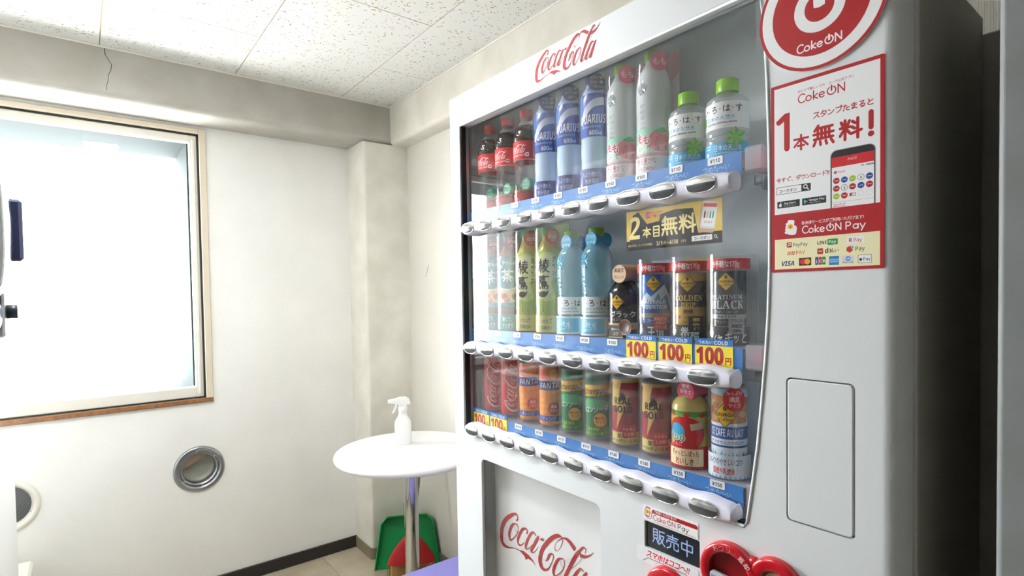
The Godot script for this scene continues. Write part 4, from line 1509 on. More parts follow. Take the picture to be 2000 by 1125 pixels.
func signs(vm: Node3D, o: Vector3):
	# round sign over the display's corner
	var cv := Cv.new(640, 640, PAPER)
	cv.oval(320, 320, 320, 320, RED)
	cv.oval(320, 320, 303, 303, PAPER)
	cv.oval(320, 320, 245, 245, RED)
	cv.ring(320, 320, 101, 54, PAPER, -PI / 2 + 0.55, PI * 1.5 - 0.55)
	var bottle := [Vector2(320, 325), Vector2(348, 318), Vector2(350, 280), Vector2(342, 250), Vector2(350, 215), Vector2(336, 160), Vector2(333, 110), Vector2(320, 106)]
	for i in range(6, -1, -1):
		bottle.append(Vector2(640 - bottle[i].x, bottle[i].y))
	cv.poly(bottle, PAPER)
	var w := app_words(cv, 0, 0, 46, PAPER, false, PAPER, 0.16, false)
	app_words(cv, 320 - w / 2, 484, 46, PAPER, false, PAPER, 0.16)
	var s := st()
	extrude(s, disc(0.079, 64, Vector2(-0.3165, 1.6935)), 0.0022, facing(FRONT - 0.0003, 0, 0), 0.0, Rect2(-0.3955, 1.6145, 0.158, 0.158))
	var rs := put(s, "round_sign", print_mat(cv, 0.5), vm, o)
	rs.set_meta("label", "round red and white sign with a power symbol")
	# the tall notice
	cv = Cv.new(720, 1340, RED)
	cv.rect(24, 24, 672, 900, PAPER)
	cv.rect(24, 1104, 672, 216, Color(0.95, 0.92, 0.74))
	cv.tx("おトクで楽しいコカ・コーラ公式アプリ", 190, 94, 22, RED, {"lw": 0.08, "gap": -0.04, "sx": 0.98})
	app_words(cv, 192, 106, 62, RED, false, RED, 0.12)
	cv.tx("スタンプたまると", 290, 296, 50, RED, {"lw": 0.115, "gap": -0.03})
	cv.poly([Vector2(36, 258), Vector2(100, 212), Vector2(134, 212), Vector2(134, 462), Vector2(124, 480), Vector2(104, 480), Vector2(94, 464), Vector2(94, 266), Vector2(62, 286), Vector2(44, 282)], RED)
	cv.tx("本", 152, 484, 124, RED, {"lw": 0.115})
	cv.tx("無", 284, 478, 156, RED, {"lw": 0.115})
	cv.tx("料", 452, 480, 152, RED, {"lw": 0.125})
	cv.line([Vector2(645, 342), Vector2(645, 440)], 30, RED)
	cv.oval(645, 480, 18, 18, RED)
	# printed phone
	cv.rect(402, 542, 270, 470, Color(0.55, 0.55, 0.56), 40)
	cv.rect(408, 546, 258, 470, Color(0.10, 0.10, 0.10), 36)
	cv.rect(412, 590, 250, 400, PAPER)
	cv.rect(412, 590, 250, 66, Color(0.80, 0.10, 0.13))
	cv.logo(script_logo, 510, 606, 0.19, PAPER)
	cv.oval(434, 690, 10, 10, Color(0.62, 0.42, 0.32))
	cv.tx("Yumi", 448, 697, 20, RED, {"font": "r"})
	cv.tx("P1 - 000000", 590, 676, 14, INK, {"font": "b"})
	var dots := [[RED, 0], [Color(0.16, 0.24, 0.60), 0], [Color(0.66, 0.76, 0.12), 0], [PAPER, 1], [Color(0.20, 0.22, 0.58), 0], [RED, 0], [PAPER, 1], [RED, 0], [Color(0.16, 0.24, 0.60), 0], [RED, 0], [Color(0.66, 0.76, 0.12), 0], [RED, 0], [RED, 2]]
	for i in 15:
		var x := 440.0 + (i % 5) * 49.0
		var y := 746.0 + (i / 5) * 52.0
		if i < 13:
			if dots[i][1] == 2:
				cv.rect(x - 18, y - 10, 36, 20, RED)
				cv.poly([Vector2(x, y - 7), Vector2(x + 15, y - 7), Vector2(x + 15, y + 7), Vector2(x - 8, y + 7)], PAPER)
			else:
				cv.oval(x, y, 20, 20, dots[i][0] if dots[i][1] == 0 else INK)
				if dots[i][1] == 1:
					cv.oval(x, y, 18, 18, PAPER)
					cv.oval(x, y + 2, 4, 11, Color(0.4, 0.5, 0.4))
				else:
					cv.line([Vector2(x - 11, y), Vector2(x + 11, y)], 4, Color(0.9, 0.9, 0.9))
		else:
			cv.ring(x, y, 17, 1.5, Color(0.8, 0.8, 0.8))
	cv.rect(412, 888, 250, 2, Color(0.7, 0.7, 0.7))
	cv.rect(418, 916, 76, 3, RED)
	cv.tx("ピックアップ", 424, 910, 13, RED, {"lw": 0.14, "gap": -0.06})
	cv.tx("スタンプをためてドリンクをもら", 520, 950, 11, INK, {"lw": 0.14, "gap": -0.1})
	for e in [[428, 0.45, 0.08, 0.08], [446, 0.12, 0.08, 0.08], [464, 0.55, 0.62, 0.18], [480, 0.25, 0.45, 0.70]]:
		cv.rect(e[0], 948, 13, 44, Color(e[1], e[2], e[3]), 4)
		cv.rect(e[0] + 4, 938, 5, 12, Color(e[1], e[2], e[3]))
	cv.rect(0, 924, 720, 180, RED)
	cv.tx("今すぐ、ダウンロード!!", 38, 694, 37, RED, {"lw": 0.11, "gap": -0.04})
	cv.rect(38, 730, 238, 52, INK, 6)
	cv.rect(41, 733, 172, 46, PAPER, 4)
	cv.tx("コークオン", 54, 770, 27, INK, {"lw": 0.11})
	cv.ring(240, 750, 12, 6, PAPER)
	cv.line([Vector2(249, 760), Vector2(262, 773)], 7, PAPER)
	for e in [[44, 832, 158, "App Store", "からダウンロード"], [218, 832, 158, "Google Play", "で手に入れよう"]]:
		cv.rect(e[0], e[1], e[2], 48, Color(0.08, 0.08, 0.09), 5)
		cv.tx(e[3], e[0] + 46, e[1] + 24, 20, PAPER, {"font": "b", "sx": 0.9})
		cv.tx(e[4], e[0] + 46, e[1] + 40, 12, PAPER, {"lw": 0.1, "gap": -0.04})
	cv.oval(66, 860, 11, 12, PAPER)
	cv.oval(69, 843, 3, 6, PAPER)
	cv.oval(78, 856, 4, 4, Color(0.08, 0.08, 0.09))
	cv.poly([Vector2(230, 840), Vector2(230, 872), Vector2(244, 856)], Color(0.1, 0.75, 0.9))
	cv.poly([Vector2(230, 840), Vector2(256, 856), Vector2(244, 856)], Color(0.2, 0.8, 0.4))
	cv.poly([Vector2(230, 872), Vector2(256, 856), Vector2(244, 856)], Color(0.95, 0.3, 0.3))
	# payment block
	hand_phone(cv, 140, 1030, 1.5, PAPER)
	cv.tx("各決済サービスがご利用いただけます!", 212, 1012, 28, PAPER, {"lw": 0.1, "gap": -0.08, "sx": 0.92})
	app_words(cv, 218, 1024, 52, PAPER, true, PAPER, 0.14)
	cv.rect(110, 1130, 36, 36, RED, 7)
	cv.line([Vector2(118, 1158), Vector2(124, 1138), Vector2(138, 1138), Vector2(138, 1150), Vector2(124, 1152)], 5, PAPER)
	cv.tx("PayPay", 152, 1161, 32, INK, {"font": "r"})
	cv.tx("LINE", 316, 1161, 32, INK, {"font": "b", "sx": 0.9})
	cv.rect(384, 1129, 64, 40, Color(0.10, 0.55, 0.24), 3)
	cv.tx("Pay", 390, 1158, 28, PAPER, {"font": "b"})
	cv.rect(502, 1124, 104, 46, PAPER)
	cv.tx("R", 514, 1160, 34, RED, {"font": "b"})
	cv.tx("Pay", 542, 1160, 32, RED, {"font": "r"})
	cv.tx("au", 110, 1220, 44, Color(0.82, 0.30, 0.06), {"font": "s", "slant": 0.3})
	cv.tx("PAY", 172, 1220, 38, Color(0.82, 0.30, 0.06), {"font": "r"})
	cv.rect(318, 1188, 38, 40, Color(0.72, 0.14, 0.10), 7)
	cv.rect(326, 1204, 22, 6, PAPER)
	cv.tx("d", 366, 1222, 44, INK, {"font": "b"})
	cv.tx("払い", 394, 1220, 33, INK, {"lw": 0.1})
	cv.poly([Vector2(502, 1196), Vector2(520, 1186), Vector2(538, 1196), Vector2(538, 1218), Vector2(520, 1230), Vector2(502, 1218)], Color(0.85, 0.15, 0.13))
	cv.oval(536, 1196, 9, 9, Color(0.30, 0.70, 0.92))
	cv.tx("Pay", 552, 1219, 36, INK, {"font": "r"})
	cv.tx("VISA", 68, 1296, 46, Color(0.10, 0.16, 0.45), {"font": "b", "slant": 0.22, "sx": 0.95})
	cv.rect(196, 1246, 82, 54, Color(0.08, 0.07, 0.06))
	cv.oval(222, 1273, 20, 20, Color(0.85, 0.13, 0.10))
	cv.oval(252, 1273, 20, 20, Color(0.96, 0.62, 0.14))
	for e in [[304, Color(0.10, 0.25, 0.60), "J"], [327, Color(0.75, 0.10, 0.16), "C"], [350, Color(0.10, 0.50, 0.22), "B"]]:
		cv.rect(e[0], 1246, 21, 54, e[1], 6)
		cv.tx(e[2], e[0] + 10, 1284, 27, PAPER, {"font": "b", "at": 0.5})
	cv.rect(394, 1246, 62, 60, Color(0.12, 0.50, 0.75))
	cv.tx("AMERICAN", 425, 1274, 12, PAPER, {"font": "b", "at": 0.5})
	cv.tx("EXPRESS", 425, 1288, 13, PAPER, {"font": "b", "at": 0.5})
	cv.rect(476, 1248, 70, 54, Color(0.85, 0.87, 0.90), 4)
	cv.oval(511, 1268, 15, 15, Color(0.10, 0.35, 0.65))
	cv.oval(511, 1268, 10, 10, PAPER)
	cv.rect(508, 1256, 5, 24, Color(0.10, 0.35, 0.65))
	cv.tx("Diners Club", 511, 1296, 12, INK, {"font": "S", "at": 0.5})
	cv.rect(570, 1248, 80, 54, INK, 6)
	cv.rect(572, 1250, 76, 50, PAPER, 5)
	cv.oval(586, 1278, 8, 9, INK)
	cv.tx("Pay", 598, 1286, 28, INK, {"font": "r"})
	var nt := plate("notice", FRONT - 0.0002, -0.3805, 1.3535, -0.2435, 1.609, print_mat(cv, 0.5), vm, o, 0.0006, 0.002)
	nt.set_meta("label", "white notice with red frame and payment logos")
	# sticker over the small screen
	cv = Cv.new(640, 150, PAPER)
	cv.rect(110, 22, 526, 122, RED, 26)
	cv.rect(113, 62, 520, 79, PAPER, 6)
	cv.rect(113, 62, 520, 30, PAPER)
	hand_phone(cv, 62, 76, 1.65, RED)
	cv.tx("ご利用いただけます!", 128, 53, 32, PAPER, {"lw": 0.11, "gap": -0.05})
	app_words(cv, 126, 72, 54, RED, true, INK, 0.12)
	plate("pay_sticker", FRONT - 0.0002, -0.609, 0.934, -0.500, 0.9595, print_mat(cv), vm, o, 0.0005, 0.002)
	# screen: pale letters on dark
	cv = Cv.new(512, 214, Color(0.16, 0.18, 0.20))
	cv.tx("販売中", 256, 156, 138, Color(0.58, 0.66, 0.83), {"lw": 0.075, "at": 0.5})
	cv.rect(22, 26, 5, 166, Color(0.35, 0.38, 0.42))
	var sc := print_mat(cv, 0.05)
	sc.emission_enabled = true
	sc.emission_texture = glow_of(cv)
	sc.emission_operator = BaseMaterial3D.EMISSION_OP_ADD
	sc.emission = Color.BLACK
	sc.emission_energy_multiplier = 0.35
	var sp := plate("status_screen", 0.7668, -0.6065, 0.8855, -0.4985, 0.9315, sc, vm, o, 0.0012, 0.002)
	sp.set_meta("label", "small dark status screen with pale characters")
	# sticker under the screen
	cv = Cv.new(640, 128, Color(0.93, 0.93, 0.935))
	cv.tx("スマホはココへ!!", 330, 62, 66, Color(0.80, 0.07, 0.12), {"lw": 0.14, "slant": 0.25, "at": 0.5, "sx": 0.92})
	cv.line([Vector2(70, 120), Vector2(130, 78), Vector2(520, 78), Vector2(560, 120)], 9, Color(0.6, 0.6, 0.62))
	app_words(cv, 210, 92, 30, Color(0.80, 0.07, 0.12), false, RED, 0.1)
	plate("touch_sticker", FRONT - 0.0002, -0.624, 0.858, -0.500, 0.8835, print_mat(cv), vm, o, 0.0005, 0.004)

func glow_of(cv: Cv) -> ImageTexture:
	var g := Cv.new(512, 214, Color.BLACK)
	g.tx("販売中", 256, 156, 138, Color(0.58, 0.66, 0.83), {"lw": 0.075, "at": 0.5})
	return ImageTexture.create_from_image(g.im)

func ring_shape(s: SurfaceTool, z: float, y: float, r0: float, r1: float, h: float):
	var prof := []
	var mid := (r0 + r1) / 2
	var hw := (r1 - r0) / 2
	for k in 15:
		var a := PI * k / 14
		prof.append(Vector2(mid + hw * signf(cos(a)) * pow(absf(cos(a)), 0.55), h * pow(sin(a), 0.55)))
	var n := 56
	for i in prof.size() - 1:
		for k in n:
			var q := []
			for e in [[i, k], [i, k + 1], [i + 1, k + 1], [i + 1, k]]:
				var a: float = TAU * e[1] / n
				var p: Vector2 = prof[e[0]]
				q.append(Vector3(FRONT - p.y, y + sin(a) * p.x, z + cos(a) * p.x))
			quad(s, q[0], q[1], q[2], q[3])

func coin_parts(vm: Node3D, o: Vector3):
	var s := st(true)
	ring_shape(s, -0.443, 0.902, 0.0325, 0.0485, 0.014)
	ring_shape(s, -0.374, 0.913, 0.0195, 0.039, 0.013)
	for k in 2:
		var n := 10
		for i in n:
			for j in n:
				var q := []
				for e in [[i, j], [i + 1, j], [i + 1, j + 1], [i, j + 1]]:
					var a: float = TAU * e[0] / n
					var b: float = PI / 2 * e[1] / n
					q.append(Vector3(FRONT - 0.012 * cos(b), 0.930 - 0.045 * k + sin(a) * sin(b) * 0.012, -0.4075 + cos(a) * sin(b) * 0.014))
				quad(s, q[0], q[1], q[2], q[3])
	put(s, "coin_bezel", M.red, vm, o)
	s = st()
	extrude(s, disc(0.033, 40, Vector2(-0.443, 0.902)), 0.002, facing(FRONT, 0, 0))
	put(s, "coin_return_cup", mat(Color(0.55, 0.03, 0.08), 0.3), vm, o)
	s = st(true)
	extrude(s, disc(0.0195, 36, Vector2(-0.374, 0.913)), 0.005, facing(FRONT, 0, 0), 0.002)
	put(s, "coin_slot_disc", mat(Color(0.78, 0.73, 0.63), 0.35, 0.3), vm, o)
	s = st()
	box(s, Vector3(-0.030, -0.011, -0.006), Vector3(0.034, 0.011, 0.006), 0.004, Transform3D(Basis(Vector3(0, -0.05, 1).normalized(), Vector3(0, 1, 0.05).normalized(), Vector3(-1, 0, 0)), Vector3(FRONT - 0.010, 0.889, -0.443)))
	put(s, "return_lever", M.grey_plastic, vm, o)
	# white characters bent round the top of the ring
	s = st()
	var word := "おつり・返却"
	for i in word.length():
		var ang := deg_to_rad(118.0 - i * 15.5)
		var c := Vector2(cos(ang), sin(ang)) * 0.0405
		for stroke in Cv.strokes[word[i]]:
			for piece: PackedVector2Array in Cv.thick(stroke, 9.0):
				var v := []
				for p in piece:
					var e: Vector2 = (p - Vector2(50, 50)) * 0.000092
					e = Vector2(e.x, -e.y).rotated(ang - PI / 2)
					v.append(Vector3(FRONT - 0.0145, 0.902 + c.y + e.y, -0.443 + c.x + e.x))
				for k in range(1, v.size() - 1):
					tri3(s, v[0], v[k], v[k + 1])
	put(s, "return_lettering", M.white_plastic, vm, o)
	s = st(true)
	ring_shape(s, -0.556, 0.826, 0.020, 0.0425, 0.014)
	put(s, "note_bezel", M.red, vm, o)
	s = st()
	extrude(s, disc(0.021, 30, Vector2(-0.556, 0.826)), 0.002, facing(FRONT, 0, 0))
	put(s, "note_slot", M.black, vm, o)

# ---------------------------------------------------------------- the drinks on show; each stands on its own base, looking to -x
var face := 0.0   # which way the printing of a drink is turned

func cyl(root: Node3D, called: String, r: float, y0: float, y1: float, m: Material, half := PI, r1 := -1.0) -> MeshInstance3D:
	var o := lathed(called, [Vector2(r, y0), Vector2(r if r1 < 0 else r1, y1)], m, root, 40 if half >= PI else 28, -half, half, true, Vector3.ZERO, TAU if half >= PI else half * 2)
	o.rotation.y = face
	return o

# a round or square print that lies on the round of a sleeve; deg is counted from the front towards +z
func curved(root: Node3D, called: String, deg: float, y: float, w: float, h: float, m: Material, R := 0.0338, is_round := true) -> MeshInstance3D:
	var s := st(true)
	var n := 14
	var pt := func(i: int, j: int) -> Array:
		var u := -1.0 + 2.0 * i / n
		var v := -1.0 + 2.0 * j / n
		if is_round:   # square to disc
			var q := Vector2(u * sqrt(1.0 - v * v / 2.0), v * sqrt(1.0 - u * u / 2.0))
			u = q.x
			v = q.y
		var a := deg_to_rad(deg) + u * w / R
		return [Vector3(-cos(a) * R, y + v * h, sin(a) * R), Vector2(0.5 + u / 2, 0.5 - v / 2)]
	for i in n:
		for j in n:
			var q := [pt.call(i, j), pt.call(i, j + 1), pt.call(i + 1, j + 1), pt.call(i + 1, j)]
			quad(s, q[0][0], q[1][0], q[2][0], q[3][0], [q[0][1], q[1][1], q[2][1], q[3][1]])
	return put(s, called, m, root)

# a barrel-shaped tag lying along x with a printed face towards -x
func barrel(root: Node3D, called: String, x0: float, x1: float, y: float, z: float, r: float, m: Material, face_m: Material):
	var s := st(true)
	extrude(s, disc(r, 36, Vector2(z, y)), x1 - x0, facing(x1, 0, 0), 0.0008)
	var b := put(s, called, m, root)
	round_tag(b, "tag_face", y, z, r - 0.0006, face_m, x0 - 0.0001)

# a printed label that follows a bottle's outline between two heights
func label_wrap(root: Node3D, called: String, outline: Array, y0: float, y1: float, m: Material, off := 0.0006) -> MeshInstance3D:
	var n := 14
	var prof := []
	for k in n + 1:
		var y := lerpf(y0, y1, float(k) / n)
		var r := 0.0
		for i in outline.size() - 1:
			var a: Vector2 = outline[i]
			var b: Vector2 = outline[i + 1]
			if y >= a.y and y <= b.y and b.y > a.y:
				r = maxf(r, lerpf(a.x, b.x, (y - a.y) / (b.y - a.y)))
		prof.append(Vector2(r + off, y))
	var o := lathed(called, prof, m, root, 40)
	o.rotation.y = face
	return o

func raised_star(root: Node3D, y: float, size: float, R: float, at: float, m: Material):
	var s := st()
	for k in 6:
		var a := TAU * k / 6 + 0.2
		var p := []
		for e in [[0.0, 0.0], [0.6, 0.32], [1.0, 0.0], [0.6, -0.32]]:
			var v := Vector2(e[0], e[1]).rotated(a) * size
			var an := at + v.x / R
			var rr := R if e[1] == 0.0 else R + 0.0014
			p.append(Vector3(-cos(an) * rr, y + v.y, sin(an) * rr))
		tri3(s, p[0], p[1], p[2])
		tri3(s, p[0], p[2], p[3])
	put(s, "raised_leaf", m, root).rotation.y = face

func round_tag(root: Node3D, called: String, y: float, z: float, r: float, m: Material, x := -0.036, stretch := 1.0) -> MeshInstance3D:
	var s := st()
	var p := disc(r, 32)
	for i in p.size():
		p[i] = Vector2(p[i].x + z, p[i].y * stretch + y)
	extrude(s, p, 0.0008, facing(x, 0, 0), 0.0, Rect2(z - r, y - r * stretch, r * 2, r * 2 * stretch))
	return put(s, called, m, root)

func card(root: Node3D, called: String, z0: float, y0: float, z1: float, y1: float, m: Material, x := -0.036) -> MeshInstance3D:
	return plate(called, x, z0, y0, z1, y1, m, root, Vector3.ZERO, 0.0006, 0.0015)

func revolve(root: Node3D, called: String, prof: Array, m: Material, smooth := true, segs := 36) -> MeshInstance3D:
	return lathed(called, prof, m, root, segs, -PI, PI, smooth)

func cap(root: Node3D, r: float, y0: float, y1: float, m: Material):
	# ribbed screw cap
	var s := st(true)
	var n := 96
	for lay in [[[r, y0], [r, y1 - 0.0015]], [[r, y1 - 0.0015], [r - 0.0014, y1]], [[r - 0.0014, y1], [0.0, y1]]]:
		for k in n:
			var q := []
			for e in [[0, k], [1, k], [1, k + 1], [0, k + 1]]:
				var a: float = TAU * e[1] / n
				var rr: float = lay[e[0]][0]
				if rr > 0.003:
					rr -= 0.0004 * (int(e[1]) % 2)
				q.append(Vector3(-cos(a) * rr, lay[e[0]][1], sin(a) * rr))
			quad(s, q[0], q[1], q[2], q[3])
	put(s, "cap", m, root)

func can_ends(root: Node3D, r: float, y0: float, y1: float):
	var s := st(true)
	lathe(s, [Vector2(r, y1 - 0.004), Vector2(r - 0.0025, y1), Vector2(r - 0.004, y1), Vector2(r - 0.005, y1 - 0.003), Vector2(0.0, y1 - 0.003)], 36)
	put(s, "can_lid", M.brushed, root)
	s = st(true)
	lathe(s, [Vector2(0.0, y0 + 0.003), Vector2(r - 0.006, y0 + 0.003), Vector2(r - 0.004, y0), Vector2(r - 0.0025, y0), Vector2(r, y0 + 0.004)], 36)
	put(s, "can_base", M.brushed, root)

func sleeve(root: Node3D, r: float, h: float):
	cyl(root, "clear_sleeve", r, 0.001, h, M.acrylic, 1.75)

const W := 768
func label_cv(h: int, bg: Color) -> Cv:
	return Cv.new(W, h, bg)

func seal_print(words: Array, bg: Color, fg: Color, size := 46.0) -> StandardMaterial3D:
	var cv := Cv.new(192, 192, bg)
	var n := words.size()
	for i in n:
		var sz: float = words[i][1] if words[i] is Array else size
		var w: String = words[i][0] if words[i] is Array else words[i]
		cv.tx(w, 96, 96 + (i - (n - 1) / 2.0) * (150.0 / maxf(n, 2)) + sz * 0.36, sz, fg, {"at": 0.5, "lw": 0.11, "gap": -0.03})
	return print_mat(cv)

func build_drinks():
	var shelf_words := ["top shelf", "middle shelf", "bottom shelf"]
	# row, columns, builder, kind, category, group, one label for each
	var plan := [
		[0, [0, 1, 2], cola_bottle, "cola_bottle", "bottle", "cola bottles with red caps", ["dark cola bottle with red cap, farthest left of three on the top shelf", "dark cola bottle with red cap, between its two twins on the top shelf", "dark cola bottle with red cap, beside the blue sports drinks"]],
		[0, [3, 4, 5], sports_bottle, "sports_drink_bottle", "bottle", "blue sports drink bottles", ["blue and white sports drink bottle, beside the red capped cola bottles", "blue and white sports drink bottle, second of three on the top shelf", "blue and white sports drink bottle, beside the pink peach drinks"], 0.34],
		[0, [6, 7], peach_bottle, "peach_water_bottle", "bottle", "peach water bottles", ["clear peach water bottle with green cap, beside the blue sports drinks", "clear peach water bottle with green cap, beside the short water bottles"], 0.5],
		[0, [8, 9], short_water, "short_water_bottle", "bottle", "short water bottles with green caps", ["short clear water bottle with green cap, left of two on the top shelf", "short clear water bottle with green cap, at the right end of the top shelf"], 0.42],
		[1, [0, 1], brown_tea, "brown_tea_bottle", "bottle", "brown tea bottles", ["brown tea bottle with teal label, at the left end of the middle shelf", "brown tea bottle with teal label, beside the green tea bottles"], 0.25],
		[1, [2, 3], green_tea, "green_tea_bottle", "bottle", "green tea bottles", ["yellow-green tea bottle with brush lettering, beside the brown tea", "yellow-green tea bottle with brush lettering, beside the blue water bottles"], 0.3],
		[1, [4, 5], blue_water, "blue_water_bottle", "bottle", "tall blue water bottles", ["tall pale blue water bottle with blue collar, beside the green tea", "tall pale blue water bottle with blue collar, beside the black coffee bottle"], 0.62],
		[1, [6], coffee_bottle, "coffee_bottle", "bottle", "", ["black coffee bottle with beige round tag at its cap"], 0.5],
		[1, [7], coffee_can.bind(0), "coffee_can", "can", "coffee cans under red bands", ["blue coffee can with white mountain, in a clear sleeve"], 0.18],
		[1, [8], coffee_can.bind(1), "coffee_can", "can", "coffee cans under red bands", ["gold and brown coffee can in a clear sleeve"], 0.18],
		[1, [9], coffee_can.bind(2), "coffee_can", "can", "coffee cans under red bands", ["black coffee can with silver lettering in a clear sleeve"], 0.18],
		[2, [0, 1], cola_can, "cola_can", "can", "slim cola cans", ["slim red cola can at the left end of the bottom shelf", "slim red cola can beside the orange cans"], 0.35],
		[2, [2, 3], orange_can, "orange_soda_can", "can", "orange soda cans", ["orange soda can with blue band, beside the slim cola cans", "orange soda can with blue band, beside the green melon sodas"]],
		[2, [4, 5], melon_can, "melon_soda_can", "can", "green melon soda cans", ["green and yellow soda can, beside the orange cans", "green and yellow soda can, beside the red and gold cans"], 0.45],
		[2, [6, 7], gold_can, "energy_drink_can", "can", "red and gold cans", ["red and gold energy drink can, beside the green soda cans", "red and gold energy drink can, beside the apple juice bottle"], 0.3],
		[2, [8], apple_bottle, "apple_juice_bottle", "bottle", "", ["small red apple juice bottle with pink round tag"], 0.35],
		[2, [9], latte_can, "latte_can", "can", "", ["blue and white milk coffee can at the right end of the bottom shelf"], 0.3],
	]
	for e in plan:
		var first: Node3D = null
		for i in e[1].size():
			var at := Vector3(AXIS, SHELF_Y[e[0]], column_z(e[1][i]) + 0.004)
			if first == null:
				var zm := 0.0
				for c in e[1]:
					zm -= (column_z(c) + 0.004) / e[1].size()
				face = atan2(zm, AXIS) - float(e[7] if e.size() > 7 else 0.26)
				first = thing(e[3], e[6][0], e[4], at, e[5])
				(e[2] as Callable).call(first)
			else:
				copy(first, at, e[6][i])

func cola_bottle(t: Node3D):
	face = 0.0
	cap(t, 0.0146, 0.194, 0.2145, mat(Color(0.80, 0.09, 0.13), 0.35))
	revolve(t, "neck", smooth_profile([Vector2(0.0245, 0.170), Vector2(0.0185, 0.180), Vector2(0.0145, 0.187), Vector2(0.0135, 0.194)]), pane_mat(Color(0.90, 0.90, 0.90), 0.18, 0.05))
	# drink behind twisted ribs
	var s := st(true)
	var prof := smooth_profile([Vector2(0.0305, 0.136), Vector2(0.0318, 0.143), Vector2(0.0308, 0.153), Vector2(0.0275, 0.164), Vector2(0.0205, 0.176), Vector2(0.0, 0.177)], 5)
	var n := 72
	for i in prof.size() - 1:
		for k in n:
			var q := []
			for g in [[i, k], [i + 1, k], [i + 1, k + 1], [i, k + 1]]:
				var a: float = TAU * g[1] / n
				var p: Vector2 = prof[g[0]]
				var r := p.x + (0.0006 * sin(a * 9.0 + p.y * 420.0) if p.x > 0.02 else 0.0)
				q.append(Vector3(-cos(a) * r, p.y, sin(a) * r))
			quad(s, q[0], q[1], q[2], q[3])
	put(s, "drink", mat(Color(0.16, 0.08, 0.06), 0.08), t)
	var cv := label_cv(152, Color(0.80, 0.10, 0.13))
	cv.logo(script_logo, 272, 30, 0.72, PAPER, 1.05)
	cv.tx("ORIGINAL TASTE", 392, 126, 19, PAPER, {"at": 0.5, "font": "b", "sx": 1.2})
	cv.rect(476, 100, 32, 32, PAPER, 6)
	cv.rect(481, 110, 22, 12, Color(0.4, 0.4, 0.4))
	cyl(t, "label", 0.0318, 0.096, 0.137, print_mat(cv, 0.3))
	lathed("clear_stand", [Vector2(0.0295, 0.026), Vector2(0.0295, 0.0955)], M.acrylic, t, 36)
	s = st(true)
	lathe(s, [Vector2(0.0319, 0.0955), Vector2(0.0285, 0.0950)], 36)
	put(s, "cut_edge", M.white_plastic, t)
	var b := label_cv(100, Color(0.62, 0.13, 0.14))
	b.rect(0, 0, W, 24, Color(0.56, 0.36, 0.24))
	for i in 40:
		b.oval(i * 20, 22 + 3 * sin(i * 1.7), 14, 6, Color(0.44, 0.20, 0.14))
	b.rect(0, 30, W, 70, Color(0.66, 0.14, 0.16))
	b.tx("この爽感。", 330, 58, 26, Color(0.92, 0.80, 0.78), {"at": 0.5})
	b.tx("コーラだけ。", 350, 90, 29, Color(0.92, 0.80, 0.78), {"at": 0.5})
	lathed("base_cup", [Vector2(0.0312, 0.001), Vector2(0.0318, 0.027)], print_mat(b, 0.25), t, 40)
	revolve(t, "cup_floor", [Vector2(0.0, 0.0265), Vector2(0.0315, 0.0265)], mat(Color(0.40, 0.16, 0.12), 0.5), false)
	barrel(t, "recycling_tag", -0.004, 0.030, 0.0435, 0.0, 0.0150, mat(Color(0.10, 0.50, 0.36), 0.4), seal_print([["100%", 30], ["リサイクル", 30], ["ペット", 36]], Color(0.10, 0.50, 0.36), Color(0.70, 0.88, 0.80)))

